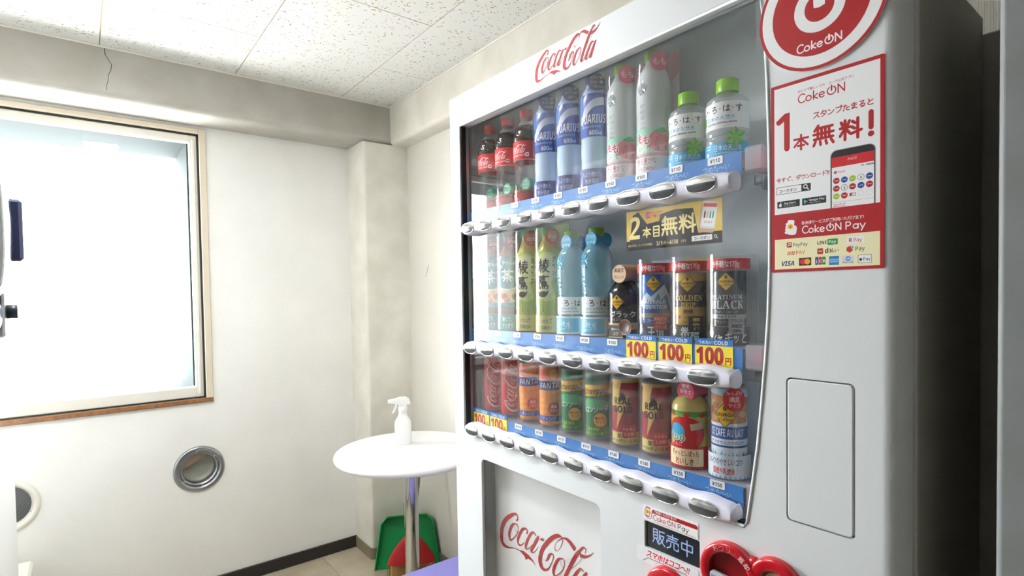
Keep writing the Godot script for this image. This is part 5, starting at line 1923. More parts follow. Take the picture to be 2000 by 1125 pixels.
func sports_bottle(t: Node3D):
	var navy := Color(0.13, 0.19, 0.50)
	card(t, "back_card", -0.033, 0.001, 0.034, 0.223, mat(Color(0.55, 0.78, 0.88), 0.4), 0.030)
	var shape := smooth_profile([Vector2(0.0, 0.002), Vector2(0.026, 0.001), Vector2(0.0285, 0.010), Vector2(0.0280, 0.05), Vector2(0.0288, 0.07), Vector2(0.0280, 0.09), Vector2(0.0285, 0.150), Vector2(0.0275, 0.178), Vector2(0.0225, 0.192), Vector2(0.0185, 0.199), Vector2(0.0180, 0.205)])
	revolve(t, "body", shape, mat(Color(0.74, 0.83, 0.93), 0.12))
	cap(t, 0.0185, 0.203, 0.2205, mat(navy, 0.35))
	var cv := label_cv(310, Color(0.12, 0.22, 0.58))
	for e in [[250, 300, Color(0.12, 0.52, 0.82)], [420, 480, Color(0.10, 0.36, 0.70)], [300, 350, Color(0.14, 0.32, 0.68)]]:
		cv.poly([Vector2(e[0], 0), Vector2(e[0] + 28, 0), Vector2(e[1], 310), Vector2(e[0] - 40, 310)], e[2])
	cv.fill([PackedVector2Array(Cv.curve([Vector2(276, 200), Vector2(320, 110), Vector2(400, 50), Vector2(500, 30)], 6) + Cv.curve([Vector2(500, 88), Vector2(410, 104), Vector2(350, 150), Vector2(290, 215)], 6))], Color(0.82, 0.84, 0.90))
	cv.tx("AQUARIUS", 374, 214, 86, PAPER, {"font": "b", "at": 0.5, "sx": 0.64, "slant": 0.04})
	cv.tx("FOR YOUR HYDRATION", 378, 246, 17, Color(0.75, 0.82, 0.95), {"font": "b", "at": 0.5})
	cv.tx("600", 366, 298, 46, PAPER, {"font": "b"})
	cv.tx("ml", 440, 298, 30, PAPER, {"font": "b"})
	label_wrap(t, "label", shape, 0.097, 0.182, print_mat(cv, 0.22))
	curved(t, "round_tag", 50.0, 0.200, 0.0170, 0.0165, seal_print(["アミノ酸", "クエン酸", "・BCAA"], navy, Color(0.80, 0.76, 0.28), 40))
	var b := label_cv(126, Color(0.15, 0.24, 0.56))
	b.tx("もより優れた", 384, 60, 44, Color(0.82, 0.87, 0.96), {"at": 0.5, "lw": 0.1, "gap": -0.04})
	b.tx("水分補給", 390, 112, 46, Color(0.82, 0.87, 0.96), {"at": 0.5, "lw": 0.1})
	cyl(t, "base_band", 0.0326, 0.001, 0.034, print_mat(b, 0.2), 1.9)
	sleeve(t, 0.0332, 0.222)

func peach_bottle(t: Node3D):
	var cv := Cv.new(96, 340, Color(0.93, 0.90, 0.91))
	cv.poly([Vector2(0, 0), Vector2(96, 0), Vector2(96, 60), Vector2(60, 90), Vector2(20, 110), Vector2(0, 150)], Color(0.90, 0.68, 0.72))
	card(t, "back_card", -0.033, 0.001, 0.034, 0.222, print_mat(cv, 0.4), 0.030)
	revolve(t, "body", smooth_profile([Vector2(0.0, 0.002), Vector2(0.027, 0.001), Vector2(0.0300, 0.010), Vector2(0.0298, 0.06), Vector2(0.0305, 0.10), Vector2(0.0305, 0.150), Vector2(0.0275, 0.174), Vector2(0.0195, 0.190), Vector2(0.0150, 0.198), Vector2(0.0140, 0.204)]), mat(Color(0.80, 0.83, 0.83), 0.1))
	cap(t, 0.0155, 0.201, 0.2205, mat(Color(0.53, 0.72, 0.20), 0.35))
	# raised leaf and letters down the front
	raised_star(t, 0.150, 0.0115, 0.0308, -0.25, mat(Color(0.66, 0.70, 0.70), 0.15))
	var word := "I LOHAS"
	var s := st()
	for i in word.length():
		if word[i] == " ":
			continue
		for c: PackedVector2Array in Cv.outline("b", word[i]).cs:
			var n := c.size()
			for k in n:   # a fine raised line round each letter, turned to read upwards
				var v := []
				for g in [[c[k], 0.0312], [c[(k + 1) % n], 0.0312], [c[(k + 1) % n] * 0.97, 0.0316], [c[k] * 0.97, 0.0316]]:
					var p: Vector2 = g[0]
					var a := -0.20 - (p.y + 0.36) * 0.42
					v.append(Vector3(-cos(a) * g[1], 0.142 - (i * 0.0098 + p.x * 0.0112), sin(a) * g[1]))
				quad(s, v[0], v[1], v[2], v[3])
	put(s, "raised_letters", mat(Color(0.60, 0.64, 0.64), 0.15), t).rotation.y = face
	cv = label_cv(168, Color(0.62, 0.84, 0.76))
	cv.poly([Vector2(0, 100), Vector2(W, 90), Vector2(W, 168), Vector2(0, 168)], Color(0.86, 0.93, 0.86))
	cv.oval(478, 92, 78, 70, Color(0.86, 0.45, 0.50))
	cv.oval(500, 108, 56, 56, Color(0.80, 0.34, 0.42))
	cv.poly([Vector2(440, 30), Vector2(500, 4), Vector2(540, 30), Vector2(490, 46)], Color(0.25, 0.60, 0.35))
	for e in [[300, 90], [352, 104]]:
		cv.tx("も", e[0], e[1], 70, PAPER, {"lw": 0.30})
		cv.tx("も", e[0], e[1], 70, Color(0.82, 0.22, 0.36), {"lw": 0.13})
	cv.tx("い・ろ・は・す", 318, 150, 40, INK, {"lw": 0.09, "gap": -0.18})
	cyl(t, "label", 0.0310, 0.035, 0.080, print_mat(cv, 0.2))
	curved(t, "round_tag", 55.0, 0.192, 0.0160, 0.0165, seal_print([["もも", 84]], Color(0.82, 0.32, 0.42), Color(0.97, 0.85, 0.86)))
	var b := label_cv(118, Color(0.90, 0.44, 0.50))
	b.rect(110, 8, 548, 110, PAPER, 10)
	b.tx("香り豊かな", 384, 60, 52, Color(0.72, 0.26, 0.34), {"at": 0.5, "lw": 0.085})
	b.tx("ももの味わい", 384, 106, 38, Color(0.72, 0.26, 0.34), {"at": 0.5, "lw": 0.09})
	cyl(t, "base_band", 0.0326, 0.001, 0.031, print_mat(b, 0.2), 1.9)
	sleeve(t, 0.0332, 0.2215)

func leaf_star(cv: Cv, x: float, y: float, r: float):
	for k in 6:
		var a := PI / 6 + TAU * k / 6
		var d := Vector2(cos(a), sin(a))
		var n := d.orthogonal()
		cv.poly([Vector2(x, y), Vector2(x, y) + (d * 0.60 + n * 0.36) * r, Vector2(x, y) + d * r], Color(0.45, 0.74, 0.20))
		cv.poly([Vector2(x, y), Vector2(x, y) + (d * 0.60 - n * 0.36) * r, Vector2(x, y) + d * r], Color(0.30, 0.60, 0.16))

func short_water(t: Node3D):
	var clear := pane_mat(Color(0.86, 0.90, 0.92), 0.30, 0.06)
	revolve(t, "body", smooth_profile([Vector2(0.0, 0.003), Vector2(0.028, 0.001), Vector2(0.0325, 0.007), Vector2(0.0325, 0.018), Vector2(0.0312, 0.020), Vector2(0.0325, 0.024), Vector2(0.0325, 0.030), Vector2(0.0310, 0.033), Vector2(0.0325, 0.037), Vector2(0.0325, 0.084), Vector2(0.0290, 0.094), Vector2(0.0190, 0.101), Vector2(0.0150, 0.104), Vector2(0.0150, 0.106)]), clear)
	cap(t, 0.0170, 0.105, 0.1255, mat(Color(0.52, 0.75, 0.13), 0.3))
	var cv := label_cv(160, Color(0.93, 0.94, 0.94))
	leaf_star(cv, 250, 100, 46)
	cv.tx("い・ろ・は・す", 384, 62, 50, Color(0.10, 0.10, 0.10), {"lw": 0.10, "gap": -0.24, "at": 0.5})
	cv.tx("日本の天然水", 300, 108, 29, Color(0.20, 0.62, 0.82), {"lw": 0.085, "gap": 0.06})
	cv.tx("NATURAL MINERAL WATER", 304, 132, 14, Color(0.25, 0.25, 0.27), {"font": "b"})
	cyl(t, "label", 0.0329, 0.043, 0.084, print_mat(cv, 0.25))
	var b := label_cv(84, Color(0.12, 0.63, 0.83))
	b.tx("日本の天然水", 330, 54, 46, Color(0.93, 0.97, 1.0), {"lw": 0.09})
	b.tx("NATURAL MINERAL WATER", 340, 76, 16, Color(0.85, 0.94, 1.0), {"font": "b"})
	b.rect(226, 52, 34, 26, Color(0.93, 0.96, 0.98))
	b.rect(230, 6, 60, 10, Color(0.70, 0.90, 0.97))
	b.rect(230, 24, 60, 10, Color(0.70, 0.90, 0.97))
	cyl(t, "base_band", 0.0336, 0.001, 0.021, print_mat(b, 0.3), 1.9)
	# the cut-out green leaf standing over the band
	var star := PackedVector2Array()
	for k in 12:
		var a := PI / 6 + TAU * k / 12
		star.append(Vector2(0.0, 0.0265) + Vector2(cos(a), sin(a)) * (0.0165 if k % 2 == 0 else 0.0108))
	var sc := Cv.new(192, 192, Color(0.45, 0.74, 0.20))
	leaf_star(sc, 96, 96, 98)
	var s := st()
	extrude(s, star, 0.0008, Transform3D(Basis(Vector3(0.62, 0, 0.78), Vector3(0, 1, 0), Vector3(0.78, 0, -0.62)), Vector3(-0.0250, 0, 0.0275)), 0.0, Rect2(-0.0165, 0.0100, 0.033, 0.033))
	put(s, "leaf_cutout", print_mat(sc, 0.4), t)

func tea_shape() -> Array:
	return smooth_profile([Vector2(0.0, 0.002), Vector2(0.027, 0.001), Vector2(0.0300, 0.010), Vector2(0.0295, 0.05), Vector2(0.0300, 0.10), Vector2(0.0300, 0.150), Vector2(0.0285, 0.172), Vector2(0.0220, 0.190), Vector2(0.0160, 0.206), Vector2(0.0145, 0.214)])

func brown_tea(t: Node3D):
	card(t, "back_card", -0.033, 0.001, 0.034, 0.240, mat(Color(0.05, 0.48, 0.50), 0.4), 0.030)
	revolve(t, "body", tea_shape(), mat(Color(0.46, 0.20, 0.09), 0.1))
	cap(t, 0.0155, 0.213, 0.233, mat(Color(0.08, 0.45, 0.47), 0.35))
	var teal := Color(0.05, 0.46, 0.52)
	var cv := label_cv(420, Color(0.90, 0.80, 0.66))
	cv.oval(390, 130, 190, 150, Color(0.92, 0.94, 0.92))
	cv.oval(390, 130, 178, 138, teal)
	cv.rect(0, 0, 250, 240, teal)
	cv.rect(540, 0, 230, 240, teal)
	cv.tx("やかんの", 330, 70, 40, PAPER, {"lw": 0.1})
	cv.tx("茶", 322, 210, 130, PAPER, {"lw": 0.11})
	cv.tx("お", 300, 100, 40, PAPER, {"lw": 0.1})
	for e in [[300, 300, 0.80, 0.56, 0.20], [350, 330, 0.66, 0.30, 0.14], [410, 310, 0.86, 0.66, 0.24], [460, 335, 0.58, 0.36, 0.20], [380, 360, 0.78, 0.50, 0.30]]:
		cv.oval(e[0], e[1], 34, 26, Color(e[2], e[3], e[4]))
	cv.rect(0, 384, W, 36, Color(0.16, 0.52, 0.62))
	label_wrap(t, "label", tea_shape(), 0.055, 0.176, print_mat(cv, 0.2))
	curved(t, "round_tag", 61.0, 0.210, 0.0165, 0.0165, seal_print([["たっぷり", 32], ["650", 74], ["ml", 30]], Color(0.66, 0.12, 0.26), Color(0.95, 0.90, 0.90)))
	var b := label_cv(138, Color(0.14, 0.52, 0.52))
	b.tx("濃くて、", 384, 62, 46, Color(0.85, 0.93, 0.93), {"at": 0.5, "lw": 0.1})
	b.tx("すっきり", 384, 116, 46, Color(0.85, 0.93, 0.93), {"at": 0.5, "lw": 0.1})
	cyl(t, "base_band", 0.0326, 0.001, 0.038, print_mat(b, 0.2), 1.9)
	sleeve(t, 0.0332, 0.238)

func green_tea(t: Node3D):
	card(t, "back_card", -0.033, 0.001, 0.034, 0.240, mat(Color(0.62, 0.74, 0.40), 0.4), 0.030)
	revolve(t, "body", tea_shape(), mat(Color(0.72, 0.66, 0.20), 0.1))
	cap(t, 0.0155, 0.213, 0.233, mat(Color(0.36, 0.62, 0.24), 0.35))
	var cv := label_cv(490, Color(0.60, 0.69, 0.30))
	cv.oval(390, 200, 150, 190, Color(0.78, 0.82, 0.52))
	cv.oval(400, 180, 110, 150, Color(0.87, 0.87, 0.68))
	cv.poly([Vector2(430, 240), Vector2(768, 120), Vector2(768, 420), Vector2(480, 400)], Color(0.66, 0.70, 0.28))
	cv.tx("綾", 306, 160, 118, INK, {"lw": 0.10})
	cv.tx("鷹", 306, 286, 118, INK, {"lw": 0.09})
	cv.tx("あやたか", 440, 88, 54, INK, {"lw": 0.10, "down": true, "gap": -0.04})
	cv.oval(356, 334, 38, 24, INK)
	cv.poly([Vector2(386, 318), Vector2(412, 304), Vector2(396, 344)], INK)
	cv.line([Vector2(322, 326), Vector2(306, 318), Vector2(312, 344), Vector2(330, 346)], 7, INK)
	cv.tx("まろやかなお茶", 348, 384, 15, INK, {"down": true, "gap": -0.05})
	label_wrap(t, "label", tea_shape(), 0.040, 0.180, print_mat(cv, 0.2))
	curved(t, "round_tag", 61.0, 0.210, 0.0165, 0.0165, seal_print([["たっぷり", 32], ["650", 74], ["ml", 30]], Color(0.80, 0.30, 0.20), Color(0.95, 0.88, 0.72)))
	var b := label_cv(138, Color(0.80, 0.79, 0.52))
	b.tx("いれたて", 384, 62, 44, Color(0.36, 0.34, 0.14), {"at": 0.5, "lw": 0.1})
	b.tx("の味わい", 384, 116, 44, Color(0.36, 0.34, 0.14), {"at": 0.5, "lw": 0.1})
	cyl(t, "base_band", 0.0326, 0.001, 0.038, print_mat(b, 0.2), 1.9)
	sleeve(t, 0.0332, 0.238)

func blue_water(t: Node3D):
	var aqua := pane_mat(Color(0.58, 0.83, 0.90), 0.45, 0.08)
	revolve(t, "body", smooth_profile([Vector2(0.0, 0.002), Vector2(0.027, 0.001), Vector2(0.0310, 0.008), Vector2(0.0312, 0.05), Vector2(0.0300, 0.08), Vector2(0.0318, 0.115), Vector2(0.0318, 0.145), Vector2(0.0290, 0.165), Vector2(0.0225, 0.178), Vector2(0.0165, 0.186), Vector2(0.0150, 0.200)]), aqua)
	cap(t, 0.0155, 0.198, 0.2165, mat(Color(0.52, 0.72, 0.14), 0.35))
	# blue barrel round the neck with a printed face
	barrel(t, "collar", -0.016, 0.028, 0.1925, 0.0, 0.0160, mat(Color(0.06, 0.58, 0.77), 0.35), seal_print([["日本の", 52], ["天然水", 52]], Color(0.10, 0.62, 0.80), Color(0.60, 0.86, 0.92)))
	var fac := mat(Color(0.30, 0.66, 0.80), 0.12)
	raised_star(t, 0.152, 0.0125, 0.0318, -0.30, fac)
	var s := st()
	var word := "I LOHAS"
	for i in word.length():
		if word[i] == " ":
			continue
		for c: PackedVector2Array in Cv.outline("b", word[i]).cs:
			var n := c.size()
			for k in n:
				var v := []
				for g in [[c[k], 0.0322], [c[(k + 1) % n], 0.0322], [c[(k + 1) % n] * 0.94, 0.0330], [c[k] * 0.94, 0.0330]]:
					var p: Vector2 = g[0]
					var a := -0.22 - (p.y + 0.36) * 0.42
					v.append(Vector3(-cos(a) * g[1], 0.140 - (i * 0.0092 + p.x * 0.0108), sin(a) * g[1]))
				quad(s, v[0], v[1], v[2], v[3])
	put(s, "raised_letters", fac, t).rotation.y = face
	var cv := label_cv(150, Color(0.90, 0.93, 0.94))
	leaf_star(cv, 250, 84, 40)
	cv.tx("い・ろ・は・す", 290, 76, 62, INK, {"lw": 0.10, "gap": -0.22})
	cv.tx("日本の天然水", 330, 112, 30, Color(0.30, 0.66, 0.82), {"lw": 0.09})
	cv.tx("NATURAL MINERAL WATER", 330, 132, 15, INK, {"font": "r"})
	cyl(t, "label", 0.0316, 0.042, 0.078, print_mat(cv, 0.3))
	var b := label_cv(140, Color(0.90, 0.94, 0.96))
	b.rect(170, 14, 430, 112, Color(0.36, 0.74, 0.88), 14)
	b.tx("天然水", 384, 104, 84, Color(0.88, 0.96, 0.99), {"at": 0.5, "lw": 0.09})
	b.tx("やさしい", 384, 42, 26, Color(0.88, 0.96, 0.99), {"at": 0.5, "lw": 0.09})
	cyl(t, "base_band", 0.0345, 0.001, 0.038, print_mat(b, 0.3), 1.8)

func diamond(cv: Cv, x: float, y: float, r: float, sub := "Coffee"):
	var g := Color(0.90, 0.70, 0.12)
	cv.poly([Vector2(x, y - r), Vector2(x + r * 0.92, y), Vector2(x, y + r), Vector2(x - r * 0.92, y)], Color(0.12, 0.10, 0.06))
	cv.poly([Vector2(x, y - r * 0.93), Vector2(x + r * 0.86, y), Vector2(x, y + r * 0.93), Vector2(x - r * 0.86, y)], g)
	cv.oval(x, y - r * 0.5, r * 0.13, r * 0.2, Color(0.12, 0.10, 0.06))
	cv.line([Vector2(x + 2, y - r * 0.66), Vector2(x - 2, y - r * 0.34)], 2, g)
	cv.tx("GEORGIA", x, y + r * 0.12, r * 0.36, Color(0.10, 0.08, 0.05), {"font": "b", "at": 0.5})
	cv.tx(sub, x, y + r * 0.46, r * 0.34, Color(0.10, 0.08, 0.05), {"font": "S", "at": 0.5, "slant": 0.2})

func coffee_bottle(t: Node3D):
	var cv := label_cv(300, Color(0.09, 0.08, 0.08))
	cv.oval(520, 60, 90, 70, Color(0.24, 0.12, 0.09))
	diamond(cv, 384, 66, 62)
	cv.tx("ブラック", 322, 184, 54, PAPER, {"lw": 0.09})
	cv.tx("香るコク", 322, 214, 26, Color(0.8, 0.78, 0.72), {"lw": 0.09})
	cv.rect(0, 230, W, 52, Color(0.78, 0.63, 0.46))
	cv.tx("すっきりとした味わい", 384, 266, 25, Color(0.25, 0.15, 0.10), {"at": 0.5, "lw": 0.1})
	revolve(t, "shoulder", [Vector2(0.0318, 0.084), Vector2(0.0312, 0.087), Vector2(0.0190, 0.106), Vector2(0.0140, 0.109), Vector2(0.0130, 0.116)], mat(Color(0.10, 0.08, 0.08), 0.15))
	cyl(t, "body", 0.0318, 0.012, 0.084, print_mat(cv, 0.15))
	revolve(t, "base", [Vector2(0.0, 0.001), Vector2(0.029, 0.001), Vector2(0.0318, 0.005), Vector2(0.0318, 0.012)], mat(Color(0.09, 0.08, 0.08), 0.2))
	cap(t, 0.0135, 0.116, 0.134, mat(Color(0.12, 0.11, 0.11), 0.3, 0.4))
	# beige barrel tag at the cap
	barrel(t, "cap_tag", -0.020, 0.030, 0.1210, 0.004, 0.0175, mat(Color(0.80, 0.65, 0.50), 0.5), seal_print([["高級豆", 50], ["ブレンド", 40]], Color(0.85, 0.72, 0.58), Color(0.22, 0.13, 0.08)))
	# ladle cut-out and small tin in front
	var s := st(true)
	extrude(s, disc(0.0150, 30, Vector2(0.030, 0.022)), 0.001, facing(-0.0355, 0, 0))
	put(s, "spoon_rim", mat(Color(0.62, 0.44, 0.30), 0.4), t)
	s = st(true)
	extrude(s, disc(0.0122, 30, Vector2(0.030, 0.022)), 0.0008, facing(-0.0365, 0, 0))
	put(s, "spoon_bowl", mat(Color(0.30, 0.17, 0.12), 0.4), t)
	var tin := Cv.new(160, 120, Color(0.20, 0.17, 0.15))
	tin.rect(0, 0, 160, 8, Color(0.80, 0.68, 0.50))
	tin.rect(0, 112, 160, 8, Color(0.80, 0.68, 0.50))
	tin.tx("香わいる", 80, 52, 26, PAPER, {"at": 0.5})
	tin.tx("コク", 80, 96, 38, PAPER, {"at": 0.5})
	card(t, "small_card", -0.010, 0.001, 0.024, 0.026, print_mat(tin, 0.4), -0.0350)

func coffee_can(t: Node3D, kind: int):
	var r := 0.0264
	var y0 := 0.026
	var y1 := 0.121
	var top := [Color(0.74, 0.80, 0.90), Color(0.86, 0.76, 0.46), Color(0.84, 0.86, 0.88)][kind] as Color
	card(t, "back_card", -0.033, 0.001, 0.034, 0.144, mat(top, 0.4), 0.030)
	var cv := label_cv(440, [Color(0.10, 0.38, 0.72), Color(0.76, 0.60, 0.26), Color(0.10, 0.10, 0.105)][kind])
	if kind == 0:
		cv.poly([Vector2(220, 290), Vector2(330, 160), Vector2(370, 200), Vector2(480, 90), Vector2(600, 290)], Color(0.85, 0.92, 0.97))
		cv.poly([Vector2(300, 290), Vector2(340, 220), Vector2(380, 250), Vector2(430, 170), Vector2(450, 230), Vector2(500, 180), Vector2(560, 290)], Color(0.30, 0.58, 0.82))
		cv.rect(0, 290, W, 150, Color(0.08, 0.30, 0.62))
		diamond(cv, 388, 84, 76)
		cv.tx("EMERALD", 392, 262, 50, PAPER, {"font": "b", "at": 0.5, "sx": 0.9})
		cv.tx("MOUNTAIN", 392, 310, 50, PAPER, {"font": "b", "at": 0.5, "sx": 0.84})
		cv.rect(0, 352, W, 34, Color(0.78, 0.70, 0.46))
		cv.tx("国産牛乳100%", 392, 378, 26, Color(0.2, 0.2, 0.3), {"at": 0.5})
		cv.tx("コーヒー", 392, 424, 32, PAPER, {"at": 0.5})
	elif kind == 1:
		cv.rect(0, 70, W, 220, Color(0.20, 0.13, 0.09))
		for i in 26:
			cv.oval(180 + (i * 67) % 420, 90 + (i * 41) % 110, 24, 15, Color(0.34, 0.20, 0.13))
		diamond(cv, 388, 90, 76)
		cv.tx("GOLDEN", 392, 238, 66, Color(0.93, 0.80, 0.42), {"font": "s", "at": 0.5, "sx": 0.82})
		cv.tx("DRIP", 392, 290, 54, Color(0.93, 0.80, 0.42), {"font": "s", "at": 0.5, "sx": 0.85})
		cv.tx("微糖", 392, 344, 40, Color(0.25, 0.16, 0.08), {"at": 0.5})
		cv.tx("深いコクと香り", 392, 386, 26, Color(0.25, 0.16, 0.08), {"at": 0.5})
		cv.tx("コーヒー", 392, 428, 30, Color(0.25, 0.16, 0.08), {"at": 0.5})
	else:
		diamond(cv, 388, 84, 76)
		cv.tx("PLATINUM", 392, 224, 48, Color(0.82, 0.83, 0.85), {"font": "s", "at": 0.5, "sx": 0.9})
		cv.tx("BLACK", 392, 300, 90, Color(0.88, 0.89, 0.90), {"font": "s", "at": 0.5, "sx": 0.82})
		cv.tx("香ばしく深いコク", 392, 334, 22, Color(0.8, 0.8, 0.8), {"at": 0.5})
		cv.rect(180, 346, 420, 34, Color(0.72, 0.73, 0.74))
		cv.tx("高級豆100%", 392, 372, 26, INK, {"at": 0.5})
		cv.tx("ブラックコーヒー", 392, 418, 28, Color(0.8, 0.8, 0.8), {"at": 0.5})
	cyl(t, "can_body", r, y0 + 0.004, y1 - 0.004, print_mat(cv, 0.18))
	can_ends(t, r, y0, y1)
	revolve(t, "riser", [Vector2(0.0, y0), Vector2(0.025, y0), Vector2(0.025, 0.001), Vector2(0.0, 0.001)], mat(Color(0.85, 0.86, 0.88), 0.5), false)
	var rb := label_cv(78, Color(0.80, 0.13, 0.14))
	rb.tx("お手軽な170g", 384, 60, 54, PAPER, {"at": 0.5, "lw": 0.13, "gap": -0.04})
	cyl(t, "red_band", 0.0326, 0.120, 0.1365, print_mat(rb, 0.2), 1.75)
	var lb := label_cv(120, [Color(0.16, 0.20, 0.30), Color(0.22, 0.18, 0.12), Color(0.09, 0.09, 0.10)][kind])
	lb.tx(["王道", "微糖", "シャキッと"][kind], 420, 104, [112, 112, 92][kind], PAPER, {"at": 0.5, "lw": 0.10, "gap": -0.05})
	lb.tx(["コク", "コク", "香り"][kind], 190, 58, 40, PAPER, {"lw": 0.11})
	cyl(t, "base_band", 0.0326, 0.001, 0.029, print_mat(lb, 0.2), 1.75)
	var tg := Cv.new(160, 160, [Color(0.76, 0.20, 0.22), Color(0.16, 0.13, 0.10), Color(0.62, 0.63, 0.64)][kind])
	var words: Array = [["高級豆と", "牛乳の", "バランス"], ["糖類", "60%", "オフ"], ["ブラジル", "高級豆", "100%"]][kind]
	for i in 3:
		tg.tx(words[i], 80, 52 + i * 46, 40, [Color(0.95, 0.80, 0.66), Color(0.92, 0.80, 0.42), INK][kind], {"at": 0.5, "lw": 0.11, "gap": -0.06})
	curved(t, "small_tag", 51.0, 0.0315, 0.0125, 0.0130, print_mat(tg, 0.4), 0.0340, false)
	sleeve(t, 0.0332, 0.144)

func slim_can(t: Node3D, cv: Cv, h: float, r := 0.0264, y0 := 0.006):
	cyl(t, "can_body", r, y0 + 0.004, y0 + h - 0.006, print_mat(cv, 0.18))
	can_ends(t, r, y0, y0 + h - 0.002)
	sleeve(t, 0.0325, 0.150)

func cola_can(t: Node3D):
	var cv := label_cv(560, Color(0.72, 0.11, 0.13))
	cv.poly([Vector2(0, 0), Vector2(W, 0), Vector2(W, 40), Vector2(0, 30)], Color(0.62, 0.09, 0.11))
	var keep := cv.t
	cv.t = Transform2D(-PI / 2, Vector2(338, 528))
	cv.logo(script_logo, 0, 0, 1.70, PAPER, 0.95)
	cv.t = keep
	cv.tx("コーラ", 470, 470, 22, PAPER, {"down": false})
	slim_can(t, cv, 0.141)

func orange_can(t: Node3D):
	var cv := label_cv(540, Color(0.93, 0.56, 0.22))
	cv.rect(0, 0, W, 120, Color(0.82, 0.36, 0.16))
	cv.oval(440, 70, 70, 70, Color(0.88, 0.42, 0.18))
	cv.oval(440, 70, 44, 44, Color(0.95, 0.66, 0.30))
	for i in 30:
		cv.oval(160 + (i * 83) % 460, 220 + (i * 47) % 230, 16, 16, Color(0.96, 0.66, 0.34))
	cv.poly([Vector2(0, 150), Vector2(W, 120), Vector2(W, 205), Vector2(0, 235)], Color(0.12, 0.22, 0.58))
	cv.tx("FANTA", 388, 205, 72, PAPER, {"font": "b", "at": 0.5, "slant": 0.15, "turn": -0.04})
	cv.oval(440, 392, 60, 62, Color(0.80, 0.20, 0.14))
	cv.tx("果実", 440, 388, 34, PAPER, {"at": 0.5})
	cv.tx("エキス", 440, 426, 32, PAPER, {"at": 0.5})
	cv.rect(0, 462, W, 50, Color(0.20, 0.34, 0.66))
	cv.tx("オレンジ", 384, 502, 40, PAPER, {"at": 0.5})
	slim_can(t, cv, 0.138)

func melon_can(t: Node3D):
	var cv := label_cv(540, Color(0.10, 0.42, 0.26))
	cv.poly([Vector2(0, 130), Vector2(W, 70), Vector2(W, 160), Vector2(0, 230)], Color(0.93, 0.74, 0.22))
	cv.oval(392, 262, 150, 44, Color(0.30, 0.68, 0.44))
	cv.tx("Schweppes", 392, 178, 74, Color(0.06, 0.26, 0.16), {"font": "b", "at": 0.5, "sx": 0.72, "slant": 0.2, "turn": -0.09})
	cv.tx("メロンソーダ", 384, 330, 54, PAPER, {"at": 0.5, "slant": 0.15, "turn": -0.08, "gap": -0.05})
	cv.oval(450, 396, 62, 58, Color(0.92, 0.68, 0.26))
	cv.tx("飲みきり", 450, 392, 28, INK, {"at": 0.5, "gap": -0.05})
	cv.tx("サイズ", 450, 424, 30, INK, {"at": 0.5})
	cv.rect(0, 450, W, 90, Color(0.26, 0.50, 0.22))
	cv.tx("さわやか", 384, 488, 32, Color(0.85, 0.88, 0.45), {"at": 0.5})
	cv.tx("メロンソーダ", 384, 526, 32, Color(0.85, 0.88, 0.45), {"at": 0.5})
	slim_can(t, cv, 0.138)

func gold_can(t: Node3D):
	var gold := Color(0.84, 0.72, 0.38)
	var cv := label_cv(540, Color(0.62, 0.12, 0.20))
	cv.poly([Vector2(290, 0), Vector2(390, 0), Vector2(360, 130), Vector2(460, 130), Vector2(330, 420), Vector2(350, 230), Vector2(250, 230)], gold)
	cv.rect(0, 0, W, 26, gold)
	cv.poly([Vector2(360, 150), Vector2(392, 96), Vector2(424, 150), Vector2(424, 172), Vector2(360, 172)], INK)
	cv.tx("REAL", 388, 206, 76, INK, {"font": "b", "at": 0.5, "sx": 0.92, "bold": 0.03})
	cv.tx("GOLD", 388, 274, 76, INK, {"font": "b", "at": 0.5, "sx": 0.92, "bold": 0.03})
	cv.rect(0, 440, W, 100, Color(0.83, 0.74, 0.42))
	cv.tx("認定", 384, 484, 44, INK, {"at": 0.5})
	cv.tx("ローヤルゼリーエキス", 384, 526, 36, INK, {"at": 0.5, "gap": -0.05})
	slim_can(t, cv, 0.133)
	var tg := Cv.new(160, 130, Color(0.72, 0.20, 0.24))
	tg.tx("シャキッ", 80, 54, 38, Color(0.95, 0.80, 0.60), {"at": 0.5, "lw": 0.11})
	tg.tx("と元気!", 80, 108, 40, Color(0.95, 0.80, 0.60), {"at": 0.5, "lw": 0.11})
	curved(t, "small_tag", 50.0, 0.0365, 0.0130, 0.0115, print_mat(tg, 0.4), 0.0332, false)

